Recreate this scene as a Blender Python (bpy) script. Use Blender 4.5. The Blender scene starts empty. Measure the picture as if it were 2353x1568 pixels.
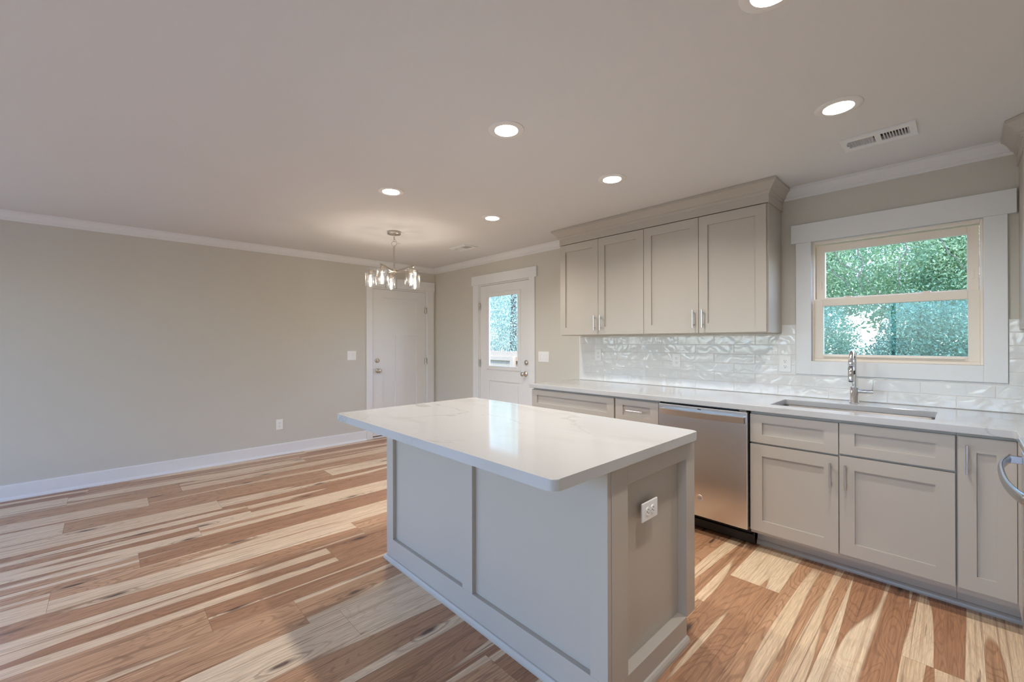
import bpy, bmesh, math, random
import numpy as np
from mathutils import Matrix, Vector

PI = math.pi
R = math.radians
S = bpy.context.scene
COL = S.collection
V = Vector

# ------------------------------------------------------------------ camera
cam_d = bpy.data.cameras.new('camera')
cam = bpy.data.objects.new('camera', cam_d)
COL.objects.link(cam)
cam.location = (5.4684, -3.5996, 1.3127)
cam_d.sensor_width = 36.0
cam_d.lens = 36.0 * 979.70 / 2353.0
cam_d.clip_start = 0.02
cam_d.clip_end = 300
ya_, pi_, ro_ = R(46.4305), R(0.0788), R(-0.1309)
fwd = V((-math.sin(ya_) * math.cos(pi_), math.cos(ya_) * math.cos(pi_), math.sin(pi_)))
rgt = V((math.cos(ya_), math.sin(ya_), 0))
rgt = rgt * math.cos(ro_) + rgt.cross(fwd) * math.sin(ro_)
upv = rgt.cross(fwd)
cam.rotation_euler = Matrix((rgt, upv, -fwd)).transposed().to_euler()
S.camera = cam

# ------------------------------------------------------------------ view, sky, sun, exposure
S.view_settings.view_transform = 'Standard'
S.view_settings.look = 'None'
S.view_settings.gamma = 1.0
S.view_settings.use_curve_mapping = False
S.view_settings.exposure = 0.28
cy = S.cycles
cy.use_denoising = True
cy.max_bounces = 14
cy.diffuse_bounces = 8
cy.glossy_bounces = 6
cy.transmission_bounces = 10
cy.transparent_max_bounces = 24
cy.sample_clamp_indirect = 6.0
cy.caustics_reflective = False
cy.caustics_refractive = False
cy.blur_glossy = 0.5

SKY = 0.90
wd = bpy.data.worlds.new('sky')
S.world = wd
wd.use_nodes = True
wn = wd.node_tree
bg = wn.nodes['Background']
sk = wn.nodes.new('ShaderNodeTexSky')
sk.sky_type = 'NISHITA'
sk.sun_disc = False
sk.sun_elevation = R(48)
sk.sun_rotation = R(60)
sk.air_density = 1.0
sk.dust_density = 0.8
sky_tint = wn.nodes.new('ShaderNodeMix')
sky_tint.data_type = 'RGBA'
sky_tint.blend_type = 'MULTIPLY'
sky_tint.inputs[0].default_value = 1.0
sky_tint.inputs[7].default_value = (0.90, 0.982, 1.21, 1.0)
wn.links.new(sk.outputs[0], sky_tint.inputs[6])
wn.links.new(sky_tint.outputs[2], bg.inputs[0])
bg.inputs[1].default_value = SKY

sun_d = bpy.data.lights.new('sun', 'SUN')
sun_d.energy = 5.0
sun_d.angle = R(0.6)
sun_d.color = (1.0, 0.95, 0.86)
sun = bpy.data.objects.new('sun', sun_d)
COL.objects.link(sun)
sun.rotation_euler = V((-0.50, 0.42, -0.75)).to_track_quat('-Z', 'Y').to_euler()

CAN_W = 11.5          # one recessed lamp
CAN_COL = (1.0, 0.955, 0.90)
BULB_W = 3.2         # one chandelier bulb
BULB_COL = (1.0, 0.89, 0.74)

# ------------------------------------------------------------------ materials
def srgb(r, g, b):
    f = lambda c: c / 12.92 if c <= 0.04045 else ((c + 0.055) / 1.055) ** 2.4
    return (f(r / 255), f(g / 255), f(b / 255), 1.0)


def new_mat(name):
    m = bpy.data.materials.new(name)
    m.use_nodes = True
    nt = m.node_tree
    return m, nt, nt.nodes['Principled BSDF']


def nd(nt, t, **kw):
    n = nt.nodes.new(t)
    for k, v in kw.items():
        if k.startswith('i_'):
            n.inputs[int(k[2:])].default_value = v
        else:
            setattr(n, k, v)
    return n


def simple(name, col, rough=0.5, metal=0.0, spec=0.5, bump=0.0, bscale=300.0, tint=0.0, coat=0.0):
    m, nt, p = new_mat(name)
    p.inputs['Base Color'].default_value = col if len(col) == 4 else (*col, 1)
    p.inputs['Roughness'].default_value = rough
    p.inputs['Metallic'].default_value = metal
    p.inputs['Specular IOR Level'].default_value = spec
    p.inputs['Coat Weight'].default_value = coat
    tc = nd(nt, 'ShaderNodeTexCoord')
    if bump:
        n = nd(nt, 'ShaderNodeTexNoise')
        n.inputs['Scale'].default_value = bscale
        n.inputs['Detail'].default_value = 3
        nt.links.new(tc.outputs['Object'], n.inputs['Vector'])
        b = nd(nt, 'ShaderNodeBump')
        b.inputs['Strength'].default_value = bump
        b.inputs['Distance'].default_value = 0.002
        nt.links.new(n.outputs[0], b.inputs['Height'])
        nt.links.new(b.outputs[0], p.inputs['Normal'])
    if tint:
        n2 = nd(nt, 'ShaderNodeTexNoise')
        n2.inputs['Scale'].default_value = bscale * 0.7
        n2.inputs['Detail'].default_value = 2
        nt.links.new(tc.outputs['Object'], n2.inputs['Vector'])
        mx = nd(nt, 'ShaderNodeMix', data_type='RGBA', blend_type='MULTIPLY')
        mx.inputs[0].default_value = 1.0
        mx.inputs[6].default_value = col if len(col) == 4 else (*col, 1)
        rp = nd(nt, 'ShaderNodeMapRange')
        rp.inputs[3].default_value = 1 - tint
        rp.inputs[4].default_value = 1 + tint
        nt.links.new(n2.outputs[0], rp.inputs[0])
        cb = nd(nt, 'ShaderNodeCombineColor')
        for i in range(3):
            nt.links.new(rp.outputs[0], cb.inputs[i])
        nt.links.new(cb.outputs[0], mx.inputs[7])
        nt.links.new(mx.outputs[2], p.inputs['Base Color'])
    return m


def emis(name, col, strength):
    m, nt, p = new_mat(name)
    p.inputs['Base Color'].default_value = (*col, 1)
    p.inputs['Emission Color'].default_value = (*col, 1)
    p.inputs['Emission Strength'].default_value = strength
    return m


def thin_glass(name, tint=(1, 1, 1), ior=1.5, rough=0.0, boost=1.0):
    m = bpy.data.materials.new(name)
    m.use_nodes = True
    nt = m.node_tree
    nt.nodes.clear()
    out = nd(nt, 'ShaderNodeOutputMaterial')
    tr = nd(nt, 'ShaderNodeBsdfTransparent')
    tr.inputs[0].default_value = (*tint, 1)
    gl = nd(nt, 'ShaderNodeBsdfGlossy')
    gl.inputs['Roughness'].default_value = rough
    lw = nd(nt, 'ShaderNodeLayerWeight')
    lw.inputs[0].default_value = 0.5
    pw = nd(nt, 'ShaderNodeMath', operation='POWER')
    pw.inputs[1].default_value = 5.0
    nt.links.new(lw.outputs['Facing'], pw.inputs[0])
    f0 = ((ior - 1) / (ior + 1)) ** 2
    fr = nd(nt, 'ShaderNodeMath', operation='MULTIPLY_ADD')
    fr.inputs[1].default_value = 1 - f0
    fr.inputs[2].default_value = f0
    nt.links.new(pw.outputs[0], fr.inputs[0])
    mu = nd(nt, 'ShaderNodeMath', operation='MULTIPLY', use_clamp=True)
    mu.inputs[1].default_value = boost
    mx = nd(nt, 'ShaderNodeMixShader')
    nt.links.new(fr.outputs[0], mu.inputs[0])
    nt.links.new(mu.outputs[0], mx.inputs[0])
    nt.links.new(tr.outputs[0], mx.inputs[1])
    nt.links.new(gl.outputs[0], mx.inputs[2])
    nt.links.new(mx.outputs[0], out.inputs[0])
    return m


M = {}
M['wall'] = simple('greige wall paint', (0.61, 0.580, 0.515), 0.75, bump=0.12, bscale=260, tint=0.03, spec=0.3)
M['ceiling'] = simple('white ceiling paint', (0.72, 0.71, 0.695), 0.85, bump=0.1, bscale=220, spec=0.2)
M['trim'] = simple('white semi gloss trim paint', (0.78, 0.78, 0.775), 0.38)
M['door'] = simple('white door paint', (0.77, 0.77, 0.76), 0.42)
M['vinyl'] = simple('almond white window vinyl', (0.86, 0.77, 0.66), 0.4)
M['cab'] = simple('greige cabinet lacquer', (0.478, 0.435, 0.378), 0.36, spec=0.45)
M['cabdark'] = simple('cabinet underside', (0.62, 0.55, 0.45), 0.6)
M['white'] = simple('white plastic', (0.86, 0.855, 0.84), 0.35)
M['slot'] = simple('dark slot', (0.02, 0.02, 0.02), 0.6)
M['chrome'] = simple('polished chrome', (0.80, 0.81, 0.83), 0.06, metal=1.0)
M['pull'] = simple('satin chrome pull', (0.70, 0.71, 0.72), 0.18, metal=1.0)
M['nickel'] = simple('brushed nickel', (0.62, 0.57, 0.50), 0.26, metal=1.0)
M['black'] = simple('black plastic', (0.012, 0.012, 0.013), 0.4)
M['blackglass'] = simple('black glass', (0.01, 0.01, 0.012), 0.06)
M['grout'] = simple('warm grey grout', (0.76, 0.74, 0.71), 0.85)
M['wood'] = simple('pale fence wood', (0.46, 0.37, 0.27), 0.8, bump=0.3, bscale=40, tint=0.18)
M['bark'] = simple('grey brown bark', (0.12, 0.10, 0.085), 0.9, bump=0.6, bscale=60, tint=0.3)
M['grass'] = simple('lawn', (0.12, 0.15, 0.08), 0.9, bump=0.6, bscale=30, tint=0.3)
M['concrete'] = simple('pale concrete', (0.40, 0.40, 0.42), 0.85, bump=0.2, bscale=90)
M['siding'] = simple('pale siding', (0.7, 0.7, 0.68), 0.6)
M['pane'] = thin_glass('clear window glass', (0.97, 0.985, 0.985), boost=0.5)
M['screen'] = thin_glass('grey insect mesh', (0.74, 0.83, 0.84), ior=1.02)
M['shade'] = thin_glass('clear shade glass', (1.0, 1.0, 1.0), boost=2.6, rough=0.12)
M['lens'] = emis('lamp lens', (1.0, 0.95, 0.88), 14.0)
M['filament'] = emis('filament', (1.0, 0.78, 0.48), 60.0)
M['baffle'] = simple('white lamp baffle', (0.85, 0.84, 0.82), 0.45)
M['lamptrim'] = simple('white lamp trim', (0.80, 0.78, 0.75), 0.5)
M['vent'] = simple('white painted steel', (0.78, 0.78, 0.78), 0.45)
M['duct'] = simple('dark duct', (0.10, 0.11, 0.12), 0.7)
M['threshold'] = simple('bronze threshold and gap shade', (0.12, 0.07, 0.04), 0.4)


def stainless():
    m, nt, p = new_mat('brushed stainless steel')
    p.inputs['Base Color'].default_value = (0.73, 0.725, 0.72, 1)
    p.inputs['Metallic'].default_value = 1
    p.inputs['Roughness'].default_value = 0.30
    p.inputs['Anisotropic'].default_value = 0.6
    tc = nd(nt, 'ShaderNodeTexCoord')
    mp = nd(nt, 'ShaderNodeMapping')
    mp.inputs['Scale'].default_value = (700, 700, 6)
    nt.links.new(tc.outputs['Object'], mp.inputs[0])
    n = nd(nt, 'ShaderNodeTexNoise')
    n.inputs['Scale'].default_value = 1
    n.inputs['Detail'].default_value = 2
    nt.links.new(mp.outputs[0], n.inputs['Vector'])
    b = nd(nt, 'ShaderNodeBump')
    b.inputs['Strength'].default_value = 0.04
    b.inputs['Distance'].default_value = 0.001
    nt.links.new(n.outputs[0], b.inputs['Height'])
    nt.links.new(b.outputs[0], p.inputs['Normal'])
    return m


M['steel'] = stainless()
M['sinksteel'] = simple('satin sink steel', (0.20, 0.19, 0.18), 0.45, metal=1.0)
M['handlesteel'] = simple('polished handle steel', (0.50, 0.51, 0.53), 0.22, metal=1.0)


def quartz():
    m, nt, p = new_mat('white veined quartz')
    p.inputs['Roughness'].default_value = 0.09
    p.inputs['Specular IOR Level'].default_value = 0.5
    tc = nd(nt, 'ShaderNodeTexCoord')
    mp = nd(nt, 'ShaderNodeMapping')
    mp.inputs['Rotation'].default_value = (0, 0, R(20))
    mp.inputs['Scale'].default_value = (0.55, 1.5, 1.2)
    nt.links.new(tc.outputs['Object'], mp.inputs[0])

    def vein(scale, width, seed, off):
        mo = nd(nt, 'ShaderNodeVectorMath', operation='ADD')
        mo.inputs[1].default_value = (off, off * 1.7, seed)
        nt.links.new(mp.outputs[0], mo.inputs[0])
        n = nd(nt, 'ShaderNodeTexNoise')
        n.inputs['Scale'].default_value = scale
        n.inputs['Detail'].default_value = 6
        n.inputs['Roughness'].default_value = 0.55
        n.inputs['Distortion'].default_value = 0.6
        nt.links.new(mo.outputs[0], n.inputs['Vector'])
        s = nd(nt, 'ShaderNodeMath', operation='SUBTRACT')
        s.inputs[1].default_value = 0.5
        nt.links.new(n.outputs[0], s.inputs[0])
        a = nd(nt, 'ShaderNodeMath', operation='ABSOLUTE')
        nt.links.new(s.outputs[0], a.inputs[0])
        r = nd(nt, 'ShaderNodeMapRange', interpolation_type='SMOOTHSTEP')
        r.inputs[1].default_value = 0.0
        r.inputs[2].default_value = width
        r.inputs[3].default_value = 1.0
        r.inputs[4].default_value = 0.0
        nt.links.new(a.outputs[0], r.inputs[0])
        # break the vein up
        n2 = nd(nt, 'ShaderNodeTexNoise')
        n2.inputs['Scale'].default_value = 1.6
        nt.links.new(mo.outputs[0], n2.inputs['Vector'])
        r2 = nd(nt, 'ShaderNodeMapRange')
        r2.inputs[1].default_value = 0.42
        r2.inputs[2].default_value = 0.62
        nt.links.new(n2.outputs[0], r2.inputs[0])
        mm = nd(nt, 'ShaderNodeMath', operation='MULTIPLY')
        nt.links.new(r.outputs[0], mm.inputs[0])
        nt.links.new(r2.outputs[0], mm.inputs[1])
        return mm

    v1 = vein(1.5, 0.012, 3.0, 0.3)
    v2 = vein(0.9, 0.05, 7.0, 4.1)
    m1 = nd(nt, 'ShaderNodeMix', data_type='RGBA')
    m1.inputs[6].default_value = (0.515, 0.51, 0.50, 1)
    m1.inputs[7].default_value = (0.36, 0.345, 0.33, 1)
    k = nd(nt, 'ShaderNodeMath', operation='MULTIPLY')
    k.inputs[1].default_value = 0.8
    nt.links.new(v1.outputs[0], k.inputs[0])
    nt.links.new(k.outputs[0], m1.inputs[0])
    m2 = nd(nt, 'ShaderNodeMix', data_type='RGBA')
    m2.inputs[7].default_value = (0.43, 0.415, 0.395, 1)
    k2 = nd(nt, 'ShaderNodeMath', operation='MULTIPLY')
    k2.inputs[1].default_value = 0.6
    nt.links.new(v2.outputs[0], k2.inputs[0])
    nt.links.new(k2.outputs[0], m2.inputs[0])
    nt.links.new(m1.outputs[2], m2.inputs[6])
    nt.links.new(m2.outputs[2], p.inputs['Base Color'])
    return m


M['quartz'] = quartz()


def tile_mat():
    m, nt, p = new_mat('glossy handmade tile')
    p.inputs['Base Color'].default_value = (0.76, 0.755, 0.74, 1)
    p.inputs['Roughness'].default_value = 0.07
    p.inputs['Specular IOR Level'].default_value = 0.6
    tc = nd(nt, 'ShaderNodeTexCoord')
    n = nd(nt, 'ShaderNodeTexNoise')
    n.inputs['Scale'].default_value = 13
    n.inputs['Detail'].default_value = 1.5
    n.inputs['Distortion'].default_value = 0.8
    nt.links.new(tc.outputs['Object'], n.inputs['Vector'])
    b = nd(nt, 'ShaderNodeBump')
    b.inputs['Strength'].default_value = 0.36
    b.inputs['Distance'].default_value = 0.012
    nt.links.new(n.outputs[0], b.inputs['Height'])
    nt.links.new(b.outputs[0], p.inputs['Normal'])
    return m


M['tile'] = tile_mat()


def floor_mat():
    m, nt, p = new_mat('hickory plank floor')
    L = nt.links.new
    uv = nd(nt, 'ShaderNodeUVMap', uv_map='plank_uv')       # u = along (m, random start), v = across (m, random start)
    tone = nd(nt, 'ShaderNodeAttribute', attribute_name='plank_tone')
    sep = nd(nt, 'ShaderNodeSeparateColor')
    L(tone.outputs['Color'], sep.inputs[0])

    def noise(su, sv, detail=2, dist=0.0, rough=0.5, off=0.0):
        mp = nd(nt, 'ShaderNodeMapping')
        mp.inputs['Scale'].default_value = (su, sv, 1)
        mp.inputs['Location'].default_value = (off, off * 0.37, 0)
        L(uv.outputs[0], mp.inputs[0])
        n = nd(nt, 'ShaderNodeTexNoise')
        n.inputs['Scale'].default_value = 1
        n.inputs['Detail'].default_value = detail
        n.inputs['Distortion'].default_value = dist
        n.inputs['Roughness'].default_value = rough
        L(mp.outputs[0], n.inputs['Vector'])
        return n

    def math2(op, a, b):
        x = nd(nt, 'ShaderNodeMath', operation=op)
        for i, q in enumerate((a, b)):
            if isinstance(q, (int, float)):
                x.inputs[i].default_value = q
            else:
                L(q, x.inputs[i])
        return x.outputs[0]

    def rng(src, a, b, c=0.0, d=1.0, smooth=True):
        r = nd(nt, 'ShaderNodeMapRange', interpolation_type='SMOOTHSTEP' if smooth else 'LINEAR')
        for i, q in zip((1, 2, 3, 4), (a, b, c, d)):
            r.inputs[i].default_value = q
        L(src, r.inputs[0])
        return r.outputs[0]

    def mixc(f, a, b):
        x = nd(nt, 'ShaderNodeMix', data_type='RGBA')
        for i, q in ((0, f), (6, a), (7, b)):
            if isinstance(q, (int, float, tuple)):
                x.inputs[i].default_value = q
            else:
                L(q, x.inputs[i])
        return x.outputs[2]

    # heartwood / sapwood bands running along the plank
    band = noise(0.42, 8.5, 1.0, 0.25)
    bias = math2('ADD', band.outputs[0], rng(sep.outputs[0], 0, 1, -0.17, 0.17, False))
    heart = rng(bias, 0.494, 0.510)
    edge = math2('MULTIPLY', rng(bias, 0.490, 0.502), rng(bias, 0.502, 0.520, 1.0, 0.0))
    # growth rings: contour lines of a stretched noise
    rn = noise(1.1, 6.0, 2.0, 0.5, off=5.0)
    rings = math2('SINE', math2('MULTIPLY', rn.outputs[0], 150.0), 0)
    rings = rng(rings, 0.35, 1.0)
    # fine grain
    g1 = noise(5.0, 160.0, 3.0, 0.1, 0.6)
    g2 = noise(14.0, 420.0, 2.0, 0.0, 0.6, 3.0)
    grain = math2('ADD', math2('MULTIPLY', g1.outputs[0], 0.65), math2('MULTIPLY', g2.outputs[0], 0.35))
    # broad streaks
    st = noise(0.8, 38.0, 2.0, 0.3, 0.55, 9.0)
    streak = rng(st.outputs[0], 0.55, 0.66)
    ln_ = noise(0.45, 75.0, 2.0, 0.2, 0.5, 31.0)
    lines = rng(ln_.outputs[0], 0.615, 0.68)
    dk = noise(1.3, 30.0, 3.0, 1.2, 0.6, 17.0)
    dark = rng(dk.outputs[0], 0.665, 0.74)
    # knots
    mpk = nd(nt, 'ShaderNodeMapping')
    mpk.inputs['Scale'].default_value = (1.15, 4.2, 1)
    L(uv.outputs[0], mpk.inputs[0])
    wob = noise(9, 30, 2, 0, 0.5, 2.0)
    addw = nd(nt, 'ShaderNodeVectorMath', operation='MULTIPLY_ADD')
    L(wob.outputs['Color'], addw.inputs[0])
    addw.inputs[1].default_value = (0.10, 0.10, 0)
    L(mpk.outputs[0], addw.inputs[2])
    vk = nd(nt, 'ShaderNodeTexVoronoi', voronoi_dimensions='2D')
    vk.inputs['Scale'].default_value = 1
    vk.inputs['Randomness'].default_value = 1
    L(addw.outputs[0], vk.inputs['Vector'])
    kn = rng(vk.outputs['Distance'], 0.02, 0.10, 1.0, 0.0)
    pick = nd(nt, 'ShaderNodeSeparateColor')
    L(vk.outputs['Color'], pick.inputs[0])
    kn = math2('MULTIPLY', kn, rng(pick.outputs[0], 0.58, 0.62))
    krings = rng(math2('SINE', math2('MULTIPLY', vk.outputs['Distance'], 70.0), 0), 0.3, 1.0)
    khalo = math2('MULTIPLY', rng(vk.outputs['Distance'], 0.05, 0.34, 1.0, 0.0), rng(pick.outputs[0], 0.58, 0.62))

    sapc = mixc(sep.outputs[1], (0.82, 0.645, 0.45, 1), (0.75, 0.55, 0.36, 1))
    hrtc = mixc(sep.outputs[2], (0.59, 0.35, 0.20, 1), (0.42, 0.215, 0.115, 1))
    sap = mixc(math2('MULTIPLY', streak, 0.5), sapc, (0.54, 0.34, 0.20, 1))
    sap = mixc(math2('MULTIPLY', rings, 0.16), sap, (0.45, 0.27, 0.15, 1))
    hrt = mixc(math2('MULTIPLY', streak, 0.48), hrtc, (0.20, 0.095, 0.05, 1))
    hrt = mixc(math2('MULTIPLY', rings, 0.40), hrt, (0.22, 0.105, 0.055, 1))
    col = mixc(heart, sap, hrt)
    col = mixc(math2('MULTIPLY', edge, 0.35), col, (0.26, 0.13, 0.07, 1))
    col = mixc(math2('MULTIPLY', lines, 0.55), col, (0.24, 0.125, 0.07, 1))
    col = mixc(math2('MULTIPLY', math2('MULTIPLY', khalo, krings), 0.5), col, (0.20, 0.10, 0.055, 1))
    col = mixc(math2('MULTIPLY', dark, 0.72), col, (0.12, 0.06, 0.038, 1))
    col = mixc(math2('MULTIPLY', kn, 0.85), col, (0.075, 0.04, 0.03, 1))
    gm = rng(grain, 0.36, 0.64, 0.74, 1.16, False)
    mul = nd(nt, 'ShaderNodeVectorMath', operation='SCALE')
    L(col, mul.inputs[0])
    L(gm, mul.inputs['Scale'])
    L(mul.outputs[0], p.inputs['Base Color'])
    p.inputs['Roughness'].default_value = 0.36
    L(rng(grain, 0.3, 0.7, 0.42, 0.32, False), p.inputs['Roughness'])
    bp = nd(nt, 'ShaderNodeBump')
    bp.inputs['Strength'].default_value = 0.12
    bp.inputs['Distance'].default_value = 0.001
    L(grain, bp.inputs['Height'])
    L(bp.outputs[0], p.inputs['Normal'])
    return m


M['floor'] = floor_mat()


def leaf_mat(name, c1, c2, transl=0.35):
    m, nt, p = new_mat(name)
    tc = nd(nt, 'ShaderNodeTexCoord')
    n = nd(nt, 'ShaderNodeTexNoise')
    n.inputs['Scale'].default_value = 3.0
    n.inputs['Detail'].default_value = 4
    nt.links.new(tc.outputs['Object'], n.inputs['Vector'])
    r = nd(nt, 'ShaderNodeMapRange')
    r.inputs[1].default_value = 0.35
    r.inputs[2].default_value = 0.65
    nt.links.new(n.outputs[0], r.inputs[0])
    mx = nd(nt, 'ShaderNodeMix', data_type='RGBA')
    mx.inputs[6].default_value = (*c1, 1)
    mx.inputs[7].default_value = (*c2, 1)
    nt.links.new(r.outputs[0], mx.inputs[0])
    nt.links.new(mx.outputs[2], p.inputs['Base Color'])
    p.inputs['Roughness'].default_value = 0.45
    t = nd(nt, 'ShaderNodeBsdfTranslucent')
    nt.links.new(mx.outputs[2], t.inputs[0])
    ms = nd(nt, 'ShaderNodeMixShader')
    ms.inputs[0].default_value = transl
    out = nt.nodes['Material Output']
    nt.links.new(p.outputs[0], ms.inputs[1])
    nt.links.new(t.outputs[0], ms.inputs[2])
    nt.links.new(ms.outputs[0], out.inputs[0])
    return m


M['leaf'] = leaf_mat('bright green leaves', (0.48, 0.62, 0.36), (0.30, 0.46, 0.28))
M['leafcool'] = leaf_mat('blue green leaves', (0.16, 0.34, 0.26), (0.30, 0.48, 0.34))
M['leafpale'] = leaf_mat('overexposed feathery leaves', (0.58, 0.68, 0.58), (0.42, 0.55, 0.47))  # overexposed daylight put into the pale leaf colour

# ------------------------------------------------------------------ mesh helpers
def box(bm, x0, x1, y0, y1, z0, z1, bev=0.0, seg=1):
    x0, x1 = min(x0, x1), max(x0, x1)
    y0, y1 = min(y0, y1), max(y0, y1)
    z0, z1 = min(z0, z1), max(z0, z1)
    vs = [bm.verts.new((x, y, z)) for x in (x0, x1) for y in (y0, y1) for z in (z0, z1)]
    fs = [bm.faces.new([vs[i] for i in q]) for q in
          ((0, 1, 3, 2), (4, 6, 7, 5), (0, 4, 5, 1), (2, 3, 7, 6), (0, 2, 6, 4), (1, 5, 7, 3))]
    if bev:
        es = list({e for f in fs for e in f.edges})
        bmesh.ops.bevel(bm, geom=es, offset=bev, segments=seg, profile=0.5, affect='EDGES')
    return vs


def frame_of(d):
    d = d.normalized()
    a = V((0, 0, 1)) if abs(d.z) < 0.9 else V((1, 0, 0))
    u = d.cross(a).normalized()
    return u, d.cross(u).normalized()


def tube(bm, pts, r, seg=12, cap=True):
    pts = [V(p) for p in pts]
    n = len(pts)
    rs = r if isinstance(r, (list, tuple)) else [r] * n
    d0 = (pts[1] - pts[0]).normalized()
    u, w = frame_of(d0)
    rings = []
    for i, p in enumerate(pts):
        d = (pts[min(i + 1, n - 1)] - pts[max(i - 1, 0)]).normalized()
        u = (u - d * u.dot(d)).normalized()
        w = d.cross(u)
        rings.append([bm.verts.new(p + (u * math.cos(a) + w * math.sin(a)) * rs[i])
                      for a in (2 * PI * k / seg for k in range(seg))])
    for a, b in zip(rings, rings[1:]):
        for k in range(seg):
            f = bm.faces.new((a[k], a[(k + 1) % seg], b[(k + 1) % seg], b[k]))
            f.smooth = True
    if cap:
        bm.faces.new([bm.verts.new(v.co) for v in rings[0][::-1]])
        bm.faces.new([bm.verts.new(v.co) for v in rings[-1]])
    return rings


def lathe(bm, prof, c=(0, 0, 0), axis='z', seg=32, cap0=False, cap1=False):
    """prof: (radius, height) pairs turned around an axis through c"""
    c = V(c)
    ax = {'x': V((1, 0, 0)), 'y': V((0, 1, 0)), 'z': V((0, 0, 1)), '-x': V((-1, 0, 0)), '-y': V((0, -1, 0)), '-z': V((0, 0, -1))}[axis] if isinstance(axis, str) else V(axis).normalized()
    u, w = frame_of(ax)
    rings = []
    for r, h in prof:
        rings.append([bm.verts.new(c + ax * h + (u * math.cos(a) + w * math.sin(a)) * max(r, 1e-5))
                      for a in (2 * PI * k / seg for k in range(seg))])
    for a, b in zip(rings, rings[1:]):
        for k in range(seg):
            f = bm.faces.new((a[k], a[(k + 1) % seg], b[(k + 1) % seg], b[k]))
            f.smooth = True
    if cap0:
        bm.faces.new(rings[0][::-1])
    if cap1:
        bm.faces.new(rings[-1])
    return rings


def torus(bm, c, axis, r0, r1, seg=32, s2=10):
    ax = V(axis).normalized()
    u, w = frame_of(ax)
    c = V(c)
    rings = []
    for i in range(seg):
        a = 2 * PI * i / seg
        o = u * math.cos(a) + w * math.sin(a)
        rings.append([bm.verts.new(c + o * (r0 + r1 * math.cos(b)) + ax * r1 * math.sin(b))
                      for b in (2 * PI * k / s2 for k in range(s2))])
    for i in range(seg):
        a, b = rings[i], rings[(i + 1) % seg]
        for k in range(s2):
            f = bm.faces.new((a[k], a[(k + 1) % s2], b[(k + 1) % s2], b[k]))
            f.smooth = True


def sweep(bm, path, prof, side=1, closed_prof=True):
    """Mitred moulding: path = 2D points (x, y); prof = (out, z) pairs, out measured to the left of travel * side."""
    P = [V((p[0], p[1], 0)) for p in path]
    n = len(P)
    rows = []
    for i in range(n):
        ds = []
        if i > 0:
            ds.append((P[i] - P[i - 1]).normalized())
        if i < n - 1:
            ds.append((P[i + 1] - P[i]).normalized())
        ns = [V((-d.y, d.x, 0)) * side for d in ds]
        if len(ns) == 2:
            b = (ns[0] + ns[1])
            b = b / (b.dot(ns[0]))
        else:
            b = ns[0]
        rows.append([bm.verts.new(P[i] + b * o + V((0, 0, z))) for o, z in prof])
    m = len(prof)
    for a, b in zip(rows, rows[1:]):
        for k in range(m if closed_prof else m - 1):
            bm.faces.new((a[k], a[(k + 1) % m], b[(k + 1) % m], b[k]))
    if closed_prof:
        bm.faces.new(rows[0][::-1])
        bm.faces.new(rows[-1])


def prism(bm, pts, z0, z1, bev=0.0, seg=2):
    """extrude a 2D outline (x, y) from z0 to z1"""
    a = [bm.verts.new((x, y, z0)) for x, y in pts]
    b = [bm.verts.new((x, y, z1)) for x, y in pts]
    n = len(pts)
    fb = bm.faces.new(a[::-1])
    ft = bm.faces.new(b)
    for i in range(n):
        bm.faces.new((a[i], a[(i + 1) % n], b[(i + 1) % n], b[i]))
    if bev:
        es = [e for f in (fb, ft) for e in f.edges]
        bmesh.ops.bevel(bm, geom=es, offset=bev, segments=seg, profile=0.5, affect='EDGES')


def rounded(x0, x1, y0, y1, r, corners=(1, 1, 1, 1), seg=6):
    """outline with round corners in order (x0,y0),(x1,y0),(x1,y1),(x0,y1)"""
    out = []
    for (cx, cy_, a0, on) in ((x0, y0, 180, corners[0]), (x1, y0, 270, corners[1]), (x1, y1, 0, corners[2]), (x0, y1, 90, corners[3])):
        if not on:
            out.append((cx, cy_))
            continue
        ox = cx + (r if cx == x0 else -r)
        oy = cy_ + (r if cy_ == y0 else -r)
        for k in range(seg + 1):
            a = R(a0 + 90 * k / seg)
            out.append((ox + r * math.cos(a), oy + r * math.sin(a)))
    return out


WORLD = {}


def obj(name, bm, mat, parent=None, local=False, smooth=False):
    """Link a bmesh as ONE object. Vertices are given in scene coordinates (local=False) or in the root's own frame."""
    bmesh.ops.recalc_face_normals(bm, faces=bm.faces)
    me = bpy.data.meshes.new(name)
    root = parent
    while root is not None and root.parent is not None:
        root = root.parent
    if root is not None and not local:
        bmesh.ops.translate(bm, verts=bm.verts, vec=-root.location)
    bm.to_mesh(me)
    bm.free()
    if smooth:
        for f in me.polygons:
            f.use_smooth = True
    for mm in (mat if isinstance(mat, (list, tuple)) else [mat]):
        me.materials.append(mm)
    o = bpy.data.objects.new(name, me)
    COL.objects.link(o)
    if parent is not None:
        o.parent = parent
    return o


def tag(o, label, cat, group=None):
    o['label'] = label
    o['category'] = cat
    if group:
        o['group'] = group
    return o


def thing(name, label, cat, loc=(0, 0, 0), rz=0.0, group=None):
    o = bpy.data.objects.new(name, None)
    o.empty_display_size = 0.1
    COL.objects.link(o)
    o.location = loc
    o.rotation_euler = (0, 0, rz)
    return tag(o, label, cat, group)


def struct(name, bm, mat, parent=None):
    o = obj(name, bm, mat, parent)
    if parent is None:
        o['kind'] = 'structure'
    return o


def struct_empty(name, loc):
    o = bpy.data.objects.new(name, None)
    o.empty_display_size = 0.1
    COL.objects.link(o)
    o.location = loc
    o['kind'] = 'structure'
    return o


def copy_tree(o, parent=None):
    c = o.copy()
    COL.objects.link(c)
    if parent is not None:
        c.parent = parent
    for ch in list(o.children):
        copy_tree(ch, c)
    return c


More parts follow.
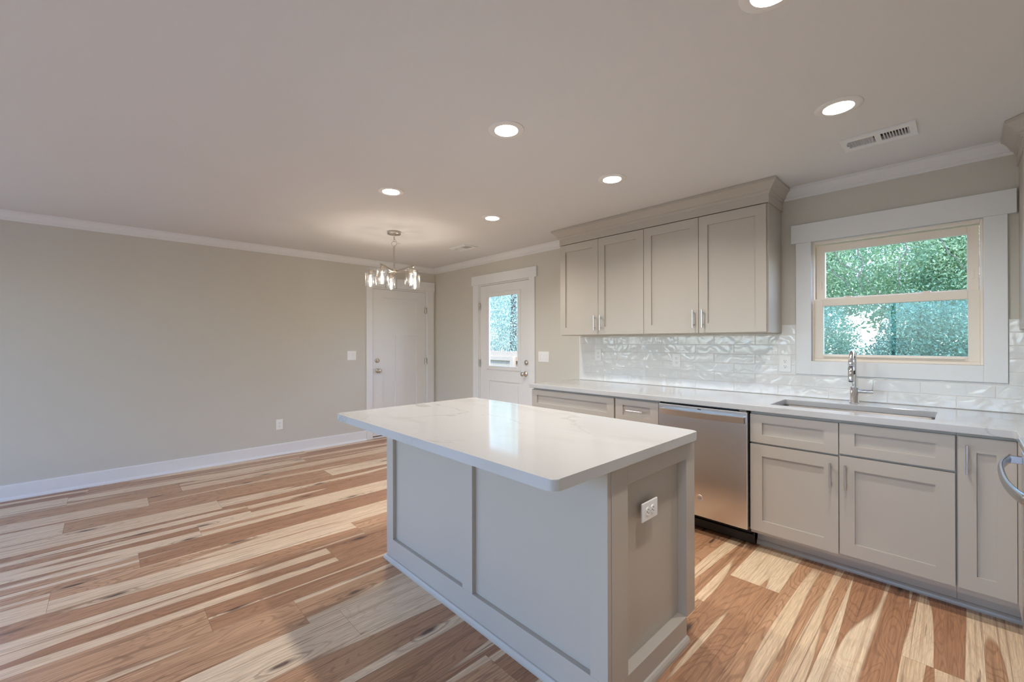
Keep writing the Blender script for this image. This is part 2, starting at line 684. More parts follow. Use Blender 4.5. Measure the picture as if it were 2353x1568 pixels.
B = bmesh.new
ZC = 2.409           # ceiling
XR = 6.34            # right wall
YF = -6.4            # wall behind the camera

# ------------------------------------------------------------------ floor
def build_floor():
    rnd = random.Random(11)
    w = 0.24
    x0 = 4.815 - 21 * w
    known = {-1: -3.115, 0: -3.35, 1: -3.82, 2: -2.937, 3: -2.79, 4: -3.13, 5: -3.457, 6: -3.813, 7: -2.315, 8: -2.588,
             9: -3.251, 10: -2.913, 16: -1.066, 15: -1.42, 17: -2.2, 14: -0.62, -2: -3.834}
    verts, faces, uvs, tones = [], [], [], []
    tone_fix = {}
    ln = 1.83
    gap = 0.0005
    i = 0
    for k in range(0, 29):
        xa = x0 + k * w
        xb = xa + w
        if xb <= 0.0 or xa >= XR:
            continue
        idx = k - 4
        j = known.get(idx, -rnd.uniform(0, ln))
        y = j - ln * 8
        while y < 0:
            ya, yb = max(y, YF - 0.1), min(y + ln, 0.0)
            if yb - ya > 0.01:
                a, b = max(xa, 0.0) + gap, min(xb, XR) - gap
                n = len(verts)
                verts += [(a, ya + gap, 0), (b, ya + gap, 0), (b, yb - gap, 0), (a, yb - gap, 0)]
                faces.append((n, n + 1, n + 2, n + 3))
                u0, v0 = rnd.uniform(0, 400), rnd.uniform(0, 400)
                uvs += [(u0 + ya - y, v0 + a - xa), (u0 + ya - y, v0 + b - xa), (u0 + yb - y, v0 + b - xa), (u0 + yb - y, v0 + a - xa)]
                t = (rnd.random(), rnd.random(), rnd.random(), 1)
                tones += [t] * 4
            y += ln
    # dark seam bed just below the boards
    n = len(verts)
    verts += [(0, YF - 0.1, -0.0012), (XR, YF - 0.1, -0.0012), (XR, 0, -0.0012), (0, 0, -0.0012)]
    faces.append((n, n + 1, n + 2, n + 3))
    uvs += [(0, 0)] * 4
    tones += [(1, 1, 1, 1)] * 4
    me = bpy.data.meshes.new('floor')
    me.from_pydata(verts, [], faces)
    ul = me.uv_layers.new(name='plank_uv')
    for lo in me.loops:
        ul.data[lo.index].uv = uvs[lo.vertex_index]
    at = me.color_attributes.new('plank_tone', 'FLOAT_COLOR', 'POINT')
    for q, t in enumerate(tones):
        at.data[q].color = t
    me.materials.append(M['floor'])
    me.materials.append(simple('plank seam', (0.22, 0.14, 0.09), 0.8))
    me.polygons[len(faces) - 1].material_index = 1
    o = bpy.data.objects.new('floor', me)
    COL.objects.link(o)
    o['kind'] = 'structure'
    # slab under it
    bm = B()
    box(bm, -0.15, XR + 0.15, YF - 0.15, 0.15, -0.3, -0.004)
    struct('floor_slab', bm, M['concrete'])


build_floor()

# ------------------------------------------------------------------ shell
def wall_with_holes(name, axis, pos, thick, a0, a1, z0, z1, holes, mat):
    """axis 'y': wall in the plane y=pos running along x, thickness towards +thick; 'x': plane x=pos running along y"""
    bm = B()
    us = sorted({a0, a1, *[h[0] for h in holes], *[h[1] for h in holes]})
    zs = sorted({z0, z1, *[h[2] for h in holes], *[h[3] for h in holes]})
    for ua, ub in zip(us, us[1:]):
        run = None
        for za, zb in zip(zs, zs[1:]):
            um, zm = (ua + ub) / 2, (za + zb) / 2
            if any(h[0] < um < h[1] and h[2] < zm < h[3] for h in holes):
                continue
            if axis == 'y':
                box(bm, ua, ub, pos, pos + thick, za, zb)
            else:
                box(bm, pos, pos + thick, ua, ub, za, zb)
    bmesh.ops.remove_doubles(bm, verts=bm.verts, dist=1e-5)
    return struct(name, bm, mat)


WIN = (4.735, 5.572, 1.160, 2.018)     # rough opening of the kitchen window
D2 = (1.045, 1.997, 0.0, 2.062)        # glass door opening in the sink wall
D1 = (-1.012, -0.146, 0.0, 2.055)      # panel door opening in the left wall
wall_with_holes('wall_back', 'y', 0.0, 0.15, -0.15, XR + 0.15, -0.3, ZC + 0.1, [WIN, (D2[0], D2[1], 0, D2[3])], M['wall'])
wall_with_holes('wall_left', 'x', -0.15, 0.15, YF, 0.0, -0.3, ZC + 0.1, [(D1[0], D1[1], 0, D1[3]), (-6.2, -4.5, 0.25, 2.2)], M['wall'])
wall_with_holes('wall_right', 'x', XR, 0.15, YF, 0.0, -0.3, ZC + 0.1, [], M['wall'])
wall_with_holes('wall_front', 'y', YF - 0.15, 0.15, -0.15, XR + 0.15, -0.3, ZC + 0.1,
                [(0.45, 2.95, 0.35, 2.15), (3.25, 6.05, 0.02, 2.15)], M['wall'])
bm = B()
box(bm, -0.15, XR + 0.15, YF - 0.15, 0.15, ZC, ZC + 0.12)
ceil = struct('ceiling', bm, M['ceiling'])

# crown moulding on the white walls
CROWN = [(0, ZC), (0.060, ZC), (0.060, ZC - 0.012), (0.052, ZC - 0.016), (0.046, ZC - 0.026), (0.034, ZC - 0.040), (0.022, ZC - 0.050),
         (0.017, ZC - 0.054), (0.017, ZC - 0.060), (0.010, ZC - 0.064), (0.010, ZC - 0.072), (0.006, ZC - 0.0765), (0, ZC - 0.0765)]
bm = B()
sweep(bm, [(0, YF), (0, 0), (2.735, 0)], CROWN, side=-1)
struct('trim_1', bm, M['trim'])
bm = B()
sweep(bm, [(4.566, 0), (5.69, 0)], CROWN, side=-1)
struct('trim_2', bm, M['trim'])
# baseboards with shoe
BASE = [(0, 0), (0.030, 0), (0.030, 0.008), (0.026, 0.018), (0.018, 0.024), (0.015, 0.026), (0.015, 0.124), (0.011, 0.130), (0, 0.130)]
bm = B()
sweep(bm, [(0, YF), (0, -1.09)], BASE, side=-1)
struct('baseboard_left', bm, M['trim'])
bm = B()
sweep(bm, [(0, -0.028), (0, 0), (0.937, 0)], BASE, side=-1)
sweep(bm, [(2.078, 0), (2.66, 0)], BASE, side=-1)
struct('baseboard_back', bm, M['trim'])
bm = B()
sweep(bm, [(0.03, YF), (3.2, YF)], BASE, side=1)
struct('baseboard_front', bm, M['trim'])

# ------------------------------------------------------------------ kitchen window
def build_window():
    w = struct_empty('window_1', (5.155, 0, 1.077))
    T = -0.020
    bm = B()                                              # flat casing and wide header
    ix0, ix1, iz0, iz1 = 4.749, 5.560, 1.171, 2.008
    box(bm, 4.657, ix0, T, 0, 1.077, iz1, 0.0015)
    box(bm, ix1, 5.650, T, 0, 1.077, iz1, 0.0015)
    box(bm, ix0, ix1, T, 0, 1.077, iz0, 0.0015)
    box(bm, 4.629, 5.683, T - 0.006, 0, iz1, 2.141, 0.002)
    obj('casing', bm, M['trim'], w)
    bm = B()                                              # jamb liner
    j = 0.012
    box(bm, ix0 - j, ix0, -0.012, 0.15, iz0 - j, iz1 + j)
    box(bm, ix1, ix1 + j, -0.012, 0.15, iz0 - j, iz1 + j)
    box(bm, ix0, ix1, -0.012, 0.15, iz0 - j, iz0)
    box(bm, ix0, ix1, -0.012, 0.15, iz1, iz1 + j)
    obj('jamb', bm, M['trim'], w)

    def rect_frame(x0, x1, z0, z1, y0, y1, wl, wr, wb, wt, bev=0.002):
        b = B()
        box(b, x0, x0 + wl, y0, y1, z0, z1, bev)
        box(b, x1 - wr, x1, y0, y1, z0, z1, bev)
        box(b, x0 + wl, x1 - wr, y0, y1, z0, z0 + wb, bev)
        box(b, x0 + wl, x1 - wr, y0, y1, z1 - wt, z1, bev)
        return b
    fr = obj('window_frame', rect_frame(ix0, ix1, iz0, iz1, 0.022, 0.14, 0.010, 0.012, 0.018, 0.016), M['vinyl'], w)
    # upper sash sits further out
    us = obj('upper_sash', rect_frame(4.763, 5.545, 1.585, 1.985, 0.072, 0.108, 0.050, 0.048, 0.03, 0.046), M['vinyl'], w)
    bm = B()
    box(bm, 4.812, 5.498, 0.088, 0.092, 1.61, 1.942)
    obj('pane', bm, M['pane'], us)
    bm = B()
    for x in (4.789, 5.521):
        box(bm, x - 0.008, x + 0.008, 0.068, 0.074, 1.675, 1.735, 0.002)
        box(bm, x - 0.004, x + 0.004, 0.066, 0.07, 1.69, 1.72, 0.001)
    obj('tilt_latch', bm, M['vinyl'], us)
    ls = obj('lower_sash', rect_frame(4.759, 5.548, 1.189, 1.604, 0.030, 0.068, 0.050, 0.048, 0.030, 0.050), M['vinyl'], w)
    bm = B()
    box(bm, 4.808, 5.500, 0.047, 0.051, 1.215, 1.558)
    obj('pane', bm, M['pane'], ls)
    bm = B()
    box(bm, 4.815, 5.485, 0.014, 0.034, 1.202, 1.209, 0.002)
    obj('lift_rail', bm, M['vinyl'], ls)
    for x in (4.955, 5.335):
        bm = B()
        box(bm, x - 0.030, x + 0.030, 0.036, 0.064, 1.603, 1.609, 0.002)
        lathe(bm, [(0.012, 0), (0.012, 0.008), (0.009, 0.010)], (x, 0.05, 1.608), seg=16, cap1=True)
        box(bm, x - 0.026, x + 0.004, 0.040, 0.048, 1.611, 1.618, 0.0015)
        obj('sash_lock', bm, M['vinyl'], ls)
    bm = B()
    box(bm, 4.765, 5.545, 0.122, 0.1225, 1.19, 1.60)
    obj('insect_screen', bm, M['screen'], w)


build_window()

# ------------------------------------------------------------------ doors
def knob_set(bm, c, n, r=0.031):
    """round door knob on a rose, pointing along n"""
    lathe(bm, [(0.0, 0.0), (r, 0.0), (r, 0.006), (r * 0.8, 0.011), (0.012, 0.014), (0.0105, 0.034), (0.016, 0.040), (0.025, 0.047),
               (0.0275, 0.057), (0.025, 0.066), (0.014, 0.071), (0.0, 0.072)], c, n, 24)


def deadbolt(bm, c, n):
    lathe(bm, [(0.0, 0), (0.031, 0), (0.031, 0.008), (0.024, 0.014), (0.010, 0.017), (0, 0.018)], c, n, 24)
    a = V(n)
    u = V((0, 0, 1))
    p = V(c) + a * 0.016
    tube(bm, [p - u * 0.016 + a * 0.006, p + u * 0.016 + a * 0.006], 0.0045, 8)
    tube(bm, [p, p + a * 0.008], 0.006, 8)


def hinge(bm, c, n, along):
    """knuckle barrel plus leaf edge; n = into the room, along = towards the slab"""
    c, n, along = V(c), V(n), V(along)
    for k in range(5):
        z = -0.045 + 0.018 * k
        p = c + n * 0.006 + V((0, 0, z))
        tube(bm, [p + V((0, 0, 0.0006)), p + V((0, 0, 0.0172))], 0.0062, 12)
    q = c + V((0, 0, -0.045))
    for s in (-1, 1):
        a = q + along * (s * 0.004)
        b = a + along * (s * 0.014) + V((0, 0, 0.09)) + n * 0.0025
        box(bm, a.x, b.x, a.y, b.y, a.z, b.z)


def build_door_left():
    """white three panel craftsman door in the left wall, plane x = 0"""
    d = struct_empty('door_1', (0, -0.58, 0))
    y0, y1, z0, z1 = -0.992, -0.166, 0.034, 2.035
    bm = B()
    box(bm, 0, 0.018, -1.087, -1.005, 0, 2.062, 0.0015)
    box(bm, 0, 0.018, -0.148, -0.034, 0, 2.062, 0.0015)
    box(bm, 0, 0.024, -1.104, -0.021, 2.060, 2.194, 0.002)
    obj('casing', bm, M['trim'], d)
    bm = B()
    box(bm, -0.145, 0.0, y0 - 0.020, y0 - 0.003, 0, z1 + 0.02)
    box(bm, -0.145, 0.0, y1 + 0.003, y1 + 0.020, 0, z1 + 0.02)
    box(bm, -0.145, 0.0, y0 - 0.003, y1 + 0.003, z1 + 0.003, z1 + 0.02)
    box(bm, -0.056, -0.044, y0 - 0.003, y0 + 0.012, 0.02, z1)
    box(bm, -0.056, -0.044, y1 - 0.012, y1 + 0.003, 0.02, z1)
    box(bm, -0.056, -0.044, y0, y1, z1 - 0.01, z1 + 0.003)
    obj('jamb', bm, M['trim'], d)
    bm = B()
    xf, xb = -0.004, -0.042
    A = [-0.849, -0.652, -0.519, -0.318]
    zt0, zt1, zl0, zl1 = 1.522, 1.921, 0.25, 1.397
    e = 0.0
    box(bm, xb, xf, y0, A[0], z0, z1)
    box(bm, xb, xf, A[3], y1, z0, z1)
    box(bm, xb, xf, A[0], A[3], z0, zl0)
    box(bm, xb, xf, A[0], A[3], zl1, zt0)
    box(bm, xb, xf, A[0], A[3], zt1, z1)
    box(bm, xb, xf, A[1], A[2], zl0, zl1)
    for a, b, c, f in ((A[0], A[3], zt0, zt1), (A[0], A[1], zl0, zl1), (A[2], A[3], zl0, zl1)):
        box(bm, xb + 0.006, xf - 0.014, a - 0.004, b + 0.004, c - 0.004, f + 0.004)
    slab = obj('door_slab', bm, M['door'], d)
    bm = B()
    knob_set(bm, (xf, -0.923, 0.920), (1, 0, 0))
    obj('door_knob', bm, M['nickel'], slab)
    bm = B()
    deadbolt(bm, (xf, -0.929, 1.058), (1, 0, 0))
    obj('deadbolt', bm, M['nickel'], slab)
    for z in (1.777, 1.027, 0.27):
        bm = B()
        hinge(bm, (0.0, y1 + 0.001, z), (1, 0, 0), (0, -1, 0))
        obj('hinge', bm, M['nickel'], d)
    bm = B()
    box(bm, -0.145, 0.004, y0 - 0.003, y1 + 0.003, 0.0, 0.020, 0.002)
    obj('threshold', bm, M['trim'], d)
    bm = B()
    box(bm, -0.040, -0.006, y0, y1, 0.020, 0.034)  # dark strip standing in for the shaded gap under the slab
    obj('dark_gap_strip', bm, M['threshold'], d)
    return d


def build_door_back():
    """white exterior half-glass door in the sink wall, plane y = 0"""
    d = struct_empty('door_2', (1.52, 0, 0))
    x0, x1, z0, z1 = 1.067, 1.976, 0.03, 2.043
    bm = B()
    box(bm, 0.939, 1.052, -0.018, 0, 0, 2.066, 0.0015)
    box(bm, 1.992, 2.078, -0.018, 0, 0, 2.066, 0.0015)
    box(bm, 0.915, 2.112, -0.024, 0, 2.064, 2.184, 0.002)
    obj('casing', bm, M['trim'], d)
    bm = B()
    box(bm, x0 - 0.020, x0 - 0.003, 0.0, 0.145, 0, z1 + 0.018)
    box(bm, x1 + 0.003, x1 + 0.020, 0.0, 0.145, 0, z1 + 0.018)
    box(bm, x0 - 0.003, x1 + 0.003, 0.0, 0.145, z1 + 0.004, z1 + 0.018)
    obj('jamb', bm, M['trim'], d)
    yf, yb = 0.005, 0.048
    gx0, gx1, gz0, gz1 = 1.215, 1.822, 0.965, 1.930
    px0, px1, pz0, pz1 = 1.245, 1.808, 0.25, 0.810
    bm = B()
    box(bm, x0, gx0, yf, yb, z0, z1)
    box(bm, gx1, x1, yf, yb, z0, z1)
    box(bm, gx0, gx1, yf, yb, gz1, z1)
    box(bm, gx0, gx1, yf, yb, pz1, gz0)
    box(bm, gx0, gx1, yf, yb, z0, pz0)
    box(bm, gx0, px0, yf, yb, pz0, pz1)
    box(bm, px1, gx1, yf, yb, pz0, pz1)
    box(bm, px0, px1, yf + 0.012, yb - 0.004, pz0, pz1)
    box(bm, px0 + 0.035, px1 - 0.035, yf + 0.004, yf + 0.014, pz0 + 0.035, pz1 - 0.035, 0.006)
    slab = obj('door_slab', bm, M['door'], d)
    bm = B()
    # raised moulding frame round the glass
    prof = [(0, 0), (0.012, -0.008), (0.030, -0.010), (0.044, -0.004), (0.052, 0.006)]
    t = 0.052
    for (a, b, c, f) in ((gx0 - 0.012, gx0 - 0.012 + t, gz0 - 0.012, gz1 + 0.012), (gx1 + 0.012 - t, gx1 + 0.012, gz0 - 0.012, gz1 + 0.012)):
        box(bm, a, b, yf - 0.010, yf + 0.016, c, f, 0.005, 2)
    for (c, f) in ((gz0 - 0.012, gz0 - 0.012 + t), (gz1 + 0.012 - t, gz1 + 0.012)):
        box(bm, gx0 + 0.036, gx1 - 0.036, yf - 0.010, yf + 0.016, c, f, 0.005, 2)
    gf = obj('glass_frame', bm, M['door'], slab)
    bm = B()
    box(bm, gx0 + 0.03, gx1 - 0.03, 0.024, 0.029, gz0 + 0.03, gz1 - 0.03)
    obj('pane', bm, M['pane'], slab)
    bm = B()
    knob_set(bm, (1.914, yf, 0.928), (0, -1, 0))
    obj('door_knob', bm, M['nickel'], slab)
    bm = B()
    deadbolt(bm, (1.926, yf, 1.062), (0, -1, 0))
    obj('deadbolt', bm, M['nickel'], slab)
    for z in (1.779, 1.030, 0.27):
        bm = B()
        hinge(bm, (x0 - 0.004, -0.001, z), (0, -1, 0), (1, 0, 0))
        obj('hinge', bm, M['nickel'], d)
    bm = B()
    box(bm, x0 - 0.003, x1 + 0.003, -0.004, 0.145, 0.0, 0.026, 0.002)
    obj('threshold', bm, M['threshold'], d)


build_door_left()
build_door_back()

# windows behind the camera: they only let daylight in
for nm, axis, (a0, a1, z0, z1), mull in (('window_2', 'y', (0.45, 2.95, 0.35, 2.15), 1), ('window_3', 'y', (3.25, 6.05, 0.02, 2.15), 1),
                                         ('window_4', '-x', (-6.2, -4.5, 0.25, 2.2), 1)):
    if axis == 'y':
        w = struct_empty(nm, ((a0 + a1) / 2, YF, z0))
        bx = lambda b, u0, u1, n0, n1, q0, q1: box(b, u0, u1, YF - n1, YF - n0, q0, q1)
    elif axis == '-x':
        w = struct_empty(nm, (0, (a0 + a1) / 2, z0))
        bx = lambda b, u0, u1, n0, n1, q0, q1: box(b, -n1, -n0, u0, u1, q0, q1)
    else:
        w = struct_empty(nm, (XR, (a0 + a1) / 2, z0))
        bx = lambda b, u0, u1, n0, n1, q0, q1: box(b, XR + n0, XR + n1, u0, u1, q0, q1)
    bm = B()
    f = 0.05
    bx(bm, a0, a0 + f, 0.03, 0.12, z0, z1)
    bx(bm, a1 - f, a1, 0.03, 0.12, z0, z1)
    bx(bm, a0 + f, a1 - f, 0.03, 0.12, z0, z0 + f)
    bx(bm, a0 + f, a1 - f, 0.03, 0.12, z1 - f, z1)
    c = (a0 + a1) / 2
    bx(bm, c - 0.03, c + 0.03, 0.03, 0.12, z0 + f, z1 - f)
    obj('window_frame', bm, M['trim'], w)
    bm = B()
    bx(bm, a0 + f, c - 0.03, 0.07, 0.075, z0 + f, z1 - f)
    bx(bm, c + 0.03, a1 - f, 0.07, 0.075, z0 + f, z1 - f)
    obj('pane', bm, M['pane'], w)

# ------------------------------------------------------------------ cabinet parts
def shaker(x0, x1, z0, z1, yf, mat, parent, name='door', stile=0.066, rail=0.070, t=0.020, tf=None):
    """five-piece front facing -y; outer face at y = yf"""
    tf = tf or (lambda bm: None)
    bm = B()
    b = 0.0
    r = rail
    box(bm, x0, x0 + stile, yf, yf + t, z0, z1, b)
    box(bm, x1 - stile, x1, yf, yf + t, z0, z1, b)
    box(bm, x0 + stile, x1 - stile, yf, yf + t, z0, z0 + r, b)
    box(bm, x0 + stile, x1 - stile, yf, yf + t, z1 - r, z1, b)
    box(bm, x0 + stile - 0.004, x1 - stile + 0.004, yf + 0.0110, yf + t - 0.002, z0 + r - 0.004, z1 - r + 0.004)
    tf(bm)
    return obj(name, bm, mat, parent)


def bar_pull(p0, p1, n, parent, r=0.0055, off=0.030, tf=None):
    """round bar with two posts; p0, p1 on the door face"""
    bm = B()
    p0, p1, n = V(p0), V(p1), V(n)
    d = (p1 - p0)
    a, b = p0 + n * off, p1 + n * off
    tube(bm, [a, b], r, 14)
    for k in (0.17, 0.83):
        q = p0 + d * k
        tube(bm, [q, q + n * off], r * 0.72, 10)
    if tf:
        tf(bm)
    return obj('handle', bm, M['pull'], parent)


NY = (0, -1, 0)

# --- upper cabinets
def upper(x0, x1, split, hx, label):
    t = thing('upper_cabinet', label, 'cabinet', ((x0 + x1) / 2, 0, 1.371), group=None)
    bm = B()
    box(bm, x0, x1, -0.310, -0.013, 1.372, 2.262, 0.001)
    obj('body', bm, M['cab'], t)
    bm = B()
    box(bm, x0 + 0.006, x1 - 0.006, -0.300, -0.004, 1.3700, 1.3720)
    obj('bottom_panel', bm, M['cabdark'], t)
    for (a, b, h) in ((x0 + 0.002, split - 0.002, hx[0]), (split + 0.002, x1 - hx[2], hx[1])):
        d = shaker(a, b, 1.376, 2.256, -0.331, M['cab'], t)
        bar_pull((h, -0.331, 1.415), (h, -0.331, 1.552), NY, d)
    return t


upper(2.728, 3.637, 3.180, (3.150, 3.216, 0.002), 'wall cabinet above the counter end, nearest the glass door')
upper(3.637, 4.566, 4.095, (4.061, 4.131, 0.012), 'wall cabinet above the dishwasher, beside the window')

CABCROWN = [(0, 2.262), (0.006, 2.262), (0.006, 2.318), (0.010, 2.320), (0.012, 2.330), (0.020, 2.336), (0.020, 2.342), (0.026, 2.346), (0.034, 2.358),
            (0.046, 2.374), (0.058, 2.386), (0.066, 2.390), (0.066, 2.407), (0, 2.407)]
bm = B()
sweep(bm, [(2.728, 0), (2.728, -0.326), (4.566, -0.326), (4.566, 0)], CABCROWN, side=-1)
box(bm, 2.73, 4.564, -0.324, -0.001, 2.2635, 2.405)
tag(obj('cabinet_crown_molding', bm, M['cab']), 'long greige crown molding over the two wall cabinets left of the window', 'molding')

# diagonal corner wall cabinet at the right edge
cx0, cd = 5.690, 0.31
pts = [(cx0, 0), (cx0, -cd), (XR - cd, -(XR - cx0)), (XR, -(XR - cx0)), (XR, 0)]
t = thing('corner_wall_cabinet', 'diagonal corner wall cabinet right of the window, at the right edge', 'cabinet', (6.1, -0.25, 1.371))
bm = B()
prism(bm, pts, 1.372, 2.262)
obj('body', bm, M['cab'], t)
bm = B()
prism(bm, [(cx0 + 0.006, -0.006), (cx0 + 0.006, -cd), (XR - cd, -(XR - cx0) + 0.006), (XR - 0.006, -(XR - cx0) + 0.006), (XR - 0.006, -0.006)], 1.3700, 1.3720)
obj('bottom_panel', bm, M['cabdark'], t)
a = V((cx0, -cd, 0))
b = V((XR - cd, -(XR - cx0), 0))
wdt = (b - a).length
rot = Matrix.Translation(a) @ Matrix.Rotation(math.atan2(b.y - a.y, b.x - a.x), 4, 'Z')
tf = lambda bm: bmesh.ops.transform(bm, matrix=rot, verts=bm.verts)
d = shaker(0.012, wdt - 0.012, 1.376, 2.256, -0.021, M['cab'], t, tf=tf)
bar_pull((0.05, -0.021, 1.415), (0.05, -0.021, 1.552), NY, d, tf=tf)
bm = B()
dd = (b - a).normalized()
sweep(bm, [(cx0, 0), (cx0, -cd - 0.012), (XR - cd - 0.012, -(XR - cx0)), (XR, -(XR - cx0))], CABCROWN, side=-1)
tag(obj('cabinet_crown_molding', bm, M['cab']), 'short greige crown molding over the diagonal corner cabinet, top right', 'molding')

# --- base cabinets along the sink wall
YD = -0.674          # outer face of the doors
def base_body(t, x0, x1, y0=-0.653, hollow=False):
    bm = B()
    if hollow:
        w = 0.018
        box(bm, x0, x0 + w, y0, -0.004, 0.112, 0.876)
        box(bm, x1 - w, x1, y0, -0.004, 0.112, 0.876)
        box(bm, x0 + w, x1 - w, y0, -0.004, 0.112, 0.130)
        box(bm, x0 + w, x1 - w, -0.022, -0.004, 0.130, 0.876)
        box(bm, x0 + w, x1 - w, y0, y0 + 0.018, 0.130, 0.876)
    else:
        box(bm, x0, x1, y0, -0.004, 0.112, 0.876, 0.0008)
    obj('body', bm, M['cab'], t)
    bm = B()
    box(bm, x0, x1, -0.532, -0.515, 0.0, 0.112)
    obj('toe_kick', bm, M['cab'], t)


t = thing('base_cabinet', 'wide base cabinet at the counter end beside the glass door', 'cabinet', (3.12, -0.33, 0))
base_body(t, 2.672, 3.574)
shaker(2.666, 3.567, 0.690, 0.862, YD, M['cab'], t, 'drawer', rail=0.050)
for a, b, h in ((2.666, 3.114, 3.075), (3.119, 3.567, 3.158)):
    d = shaker(a, b, 0.137, 0.677, YD, M['cab'], t)
    bar_pull((h, YD, 0.50), (h, YD, 0.636), NY, d)
t = thing('base_cabinet', 'narrow base cabinet with one handled drawer, left of the dishwasher', 'cabinet', (3.765, -0.33, 0))
base_body(t, 3.574, 3.950)
d = shaker(3.581, 3.945, 0.690, 0.862, YD, M['cab'], t, 'drawer', rail=0.046)
bar_pull((3.693, YD, 0.779), (3.831, YD, 0.779), NY, d)
d = shaker(3.581, 3.945, 0.137, 0.677, YD, M['cab'], t)
bar_pull((3.905, YD, 0.50), (3.905, YD, 0.636), NY, d)

t = thing('base_cabinet', 'sink base cabinet below the window with two false drawer fronts', 'cabinet', (5.005, -0.33, 0))
base_body(t, 4.557, 5.4535, hollow=True)
shaker(4.559, 5.003, 0.684, 0.858, YD, M['cab'], t, 'drawer', rail=0.049)
shaker(5.008, 5.450, 0.692, 0.861, YD, M['cab'], t, 'drawer', rail=0.049)
d = shaker(4.559, 5.003, 0.135, 0.672, YD, M['cab'], t)
bar_pull((4.970, YD, 0.500), (4.970, YD, 0.636), NY, d)
d = shaker(5.008, 5.450, 0.142, 0.680, YD, M['cab'], t)
bar_pull((5.037, YD, 0.502), (5.037, YD, 0.637), NY, d)

t = thing('base_cabinet', 'corner base cabinet with a tall narrow door between sink and range', 'cabinet', (5.75, -0.4, 0))
bm = B()
prism(bm, [(5.4545, -0.004), (5.4545, -0.653), (5.661, -0.653), (5.661, -0.864), (XR - 0.004, -0.864), (XR - 0.004, -0.004)], 0.112, 0.876)
obj('body', bm, M['cab'], t)
bm = B()
prism(bm, [(5.4545, -0.515), (5.4545, -0.532), (5.80, -0.532), (5.80, -0.864), (5.817, -0.864), (5.817, -0.515)], 0.0, 0.112)
obj('toe_kick', bm, M['cab'], t)
d = shaker(5.459, 5.641, 0.144, 0.861, YD, M['cab'], t, stile=0.060)
bar_pull((5.489, YD, 0.689), (5.489, YD, 0.825), NY, d)
bm = B()
box(bm, 5.643, 5.661, -0.864, YD, 0.144, 0.861, 0.001)
obj('filler_panel', bm, M['cab'], t)

SHOE = [(0, 0), (0.016, 0), (0.016, 0.008), (0.013, 0.018), (0.007, 0.026), (0, 0.028)]
bm = B()
sweep(bm, [(4.557, -0.532), (5.80, -0.532), (5.80, -0.864)], SHOE, side=-1)
struct('trim_3', bm, M['cab'])
bm = B()
sweep(bm, [(2.672, -0.532), (3.950, -0.532)], SHOE, side=-1)
struct('trim_4', bm, M['cab'])

# ------------------------------------------------------------------ countertop, sink, faucet
ZT, ZB = 0.914, 0.8775
SX0, SX1, SY0, SY1 = 4.642, 5.378, -0.578, -0.228


def slab_with_hole():
    bm = B()
    out = [(2.653, -0.004), (2.653, -0.696), (5.628, -0.696), (5.633, -0.698), (5.636, -0.703), (5.636, -0.862), (XR - 0.003, -0.862), (XR - 0.003, -0.004)]
    hole = rounded(SX0, SX1, SY0, SY1, 0.012, seg=3)
    lay = []
    for z in (ZB, ZT):
        ov = [bm.verts.new((x, y, z)) for x, y in out]
        hv = [bm.verts.new((x, y, z)) for x, y in hole]
        es = [bm.edges.new((ov[i], ov[(i + 1) % len(ov)])) for i in range(len(ov))]
        es += [bm.edges.new((hv[i], hv[(i + 1) % len(hv)])) for i in range(len(hv))]
        bmesh.ops.triangle_fill(bm, edges=es, use_beauty=True, use_dissolve=False)
        lay.append((ov, hv))
    for k in (0, 1):
        a, b = lay[0][k], lay[1][k]
        for i in range(len(a)):
            bm.faces.new((a[i], a[(i + 1) % len(a)], b[(i + 1) % len(a)], b[i]))
    bmesh.ops.recalc_face_normals(bm, faces=bm.faces)
    es = [e for e in bm.edges if len(e.link_faces) == 2 and e.calc_face_angle(0) > 1.2 and abs(e.verts[0].co.z - e.verts[1].co.z) < 1e-4]
    bmesh.ops.bevel(bm, geom=es, offset=0.003, segments=2, profile=0.5, affect='EDGES')
    return bm


tag(obj('countertop', slab_with_hole(), M['quartz']), 'long white quartz countertop along the window wall with the sink cutout', 'countertop')

t = thing('sink', 'undermount stainless steel sink set into the counter below the window', 'sink', (5.01, -0.40, 0.66))
bm = B()
o = rounded(SX0 - 0.006, SX1 + 0.006, SY0 - 0.006, SY1 + 0.006, 0.03, seg=5)
i_ = rounded(SX0 + 0.004, SX1 - 0.004, SY0 + 0.004, SY1 - 0.004, 0.03, seg=5)
bt = rounded(SX0 + 0.012, SX1 - 0.012, SY0 + 0.012, SY1 - 0.012, 0.05, seg=5)
n = len(o)
def ringv(bm, pts, z):
    return [bm.verts.new((x, y, z)) for x, y in pts]
rgs = [ringv(bm, o, 0.8765), ringv(bm, rounded(SX0 - 0.002, SX1 + 0.002, SY0 - 0.002, SY1 + 0.002, 0.03, seg=5), 0.8765),
       ringv(bm, i_, 0.868), ringv(bm, bt, 0.70), ringv(bm, rounded(SX0 + 0.03, SX1 - 0.03, SY0 + 0.03, SY1 - 0.03, 0.05, seg=5), 0.668)]
for a, b in zip(rgs, rgs[1:]):
    for k in range(n):
        bm.faces.new((a[k], a[(k + 1) % n], b[(k + 1) % n], b[k]))
bm.faces.new(rgs[-1])
sb = obj('basin', bm, M['sinksteel'], t)
sm_ = sb.modifiers.new('thickness', 'SOLIDIFY')
sm_.thickness = 0.0015
sm_.offset = 0
bm = B()
lathe(bm, [(0.0, 0.004), (0.02, 0.004), (0.03, 0.002), (0.042, 0.003), (0.045, 0.0)], (5.0, -0.34, 0.669), 'z', 24)
obj('drain', bm, M['chrome'], t)

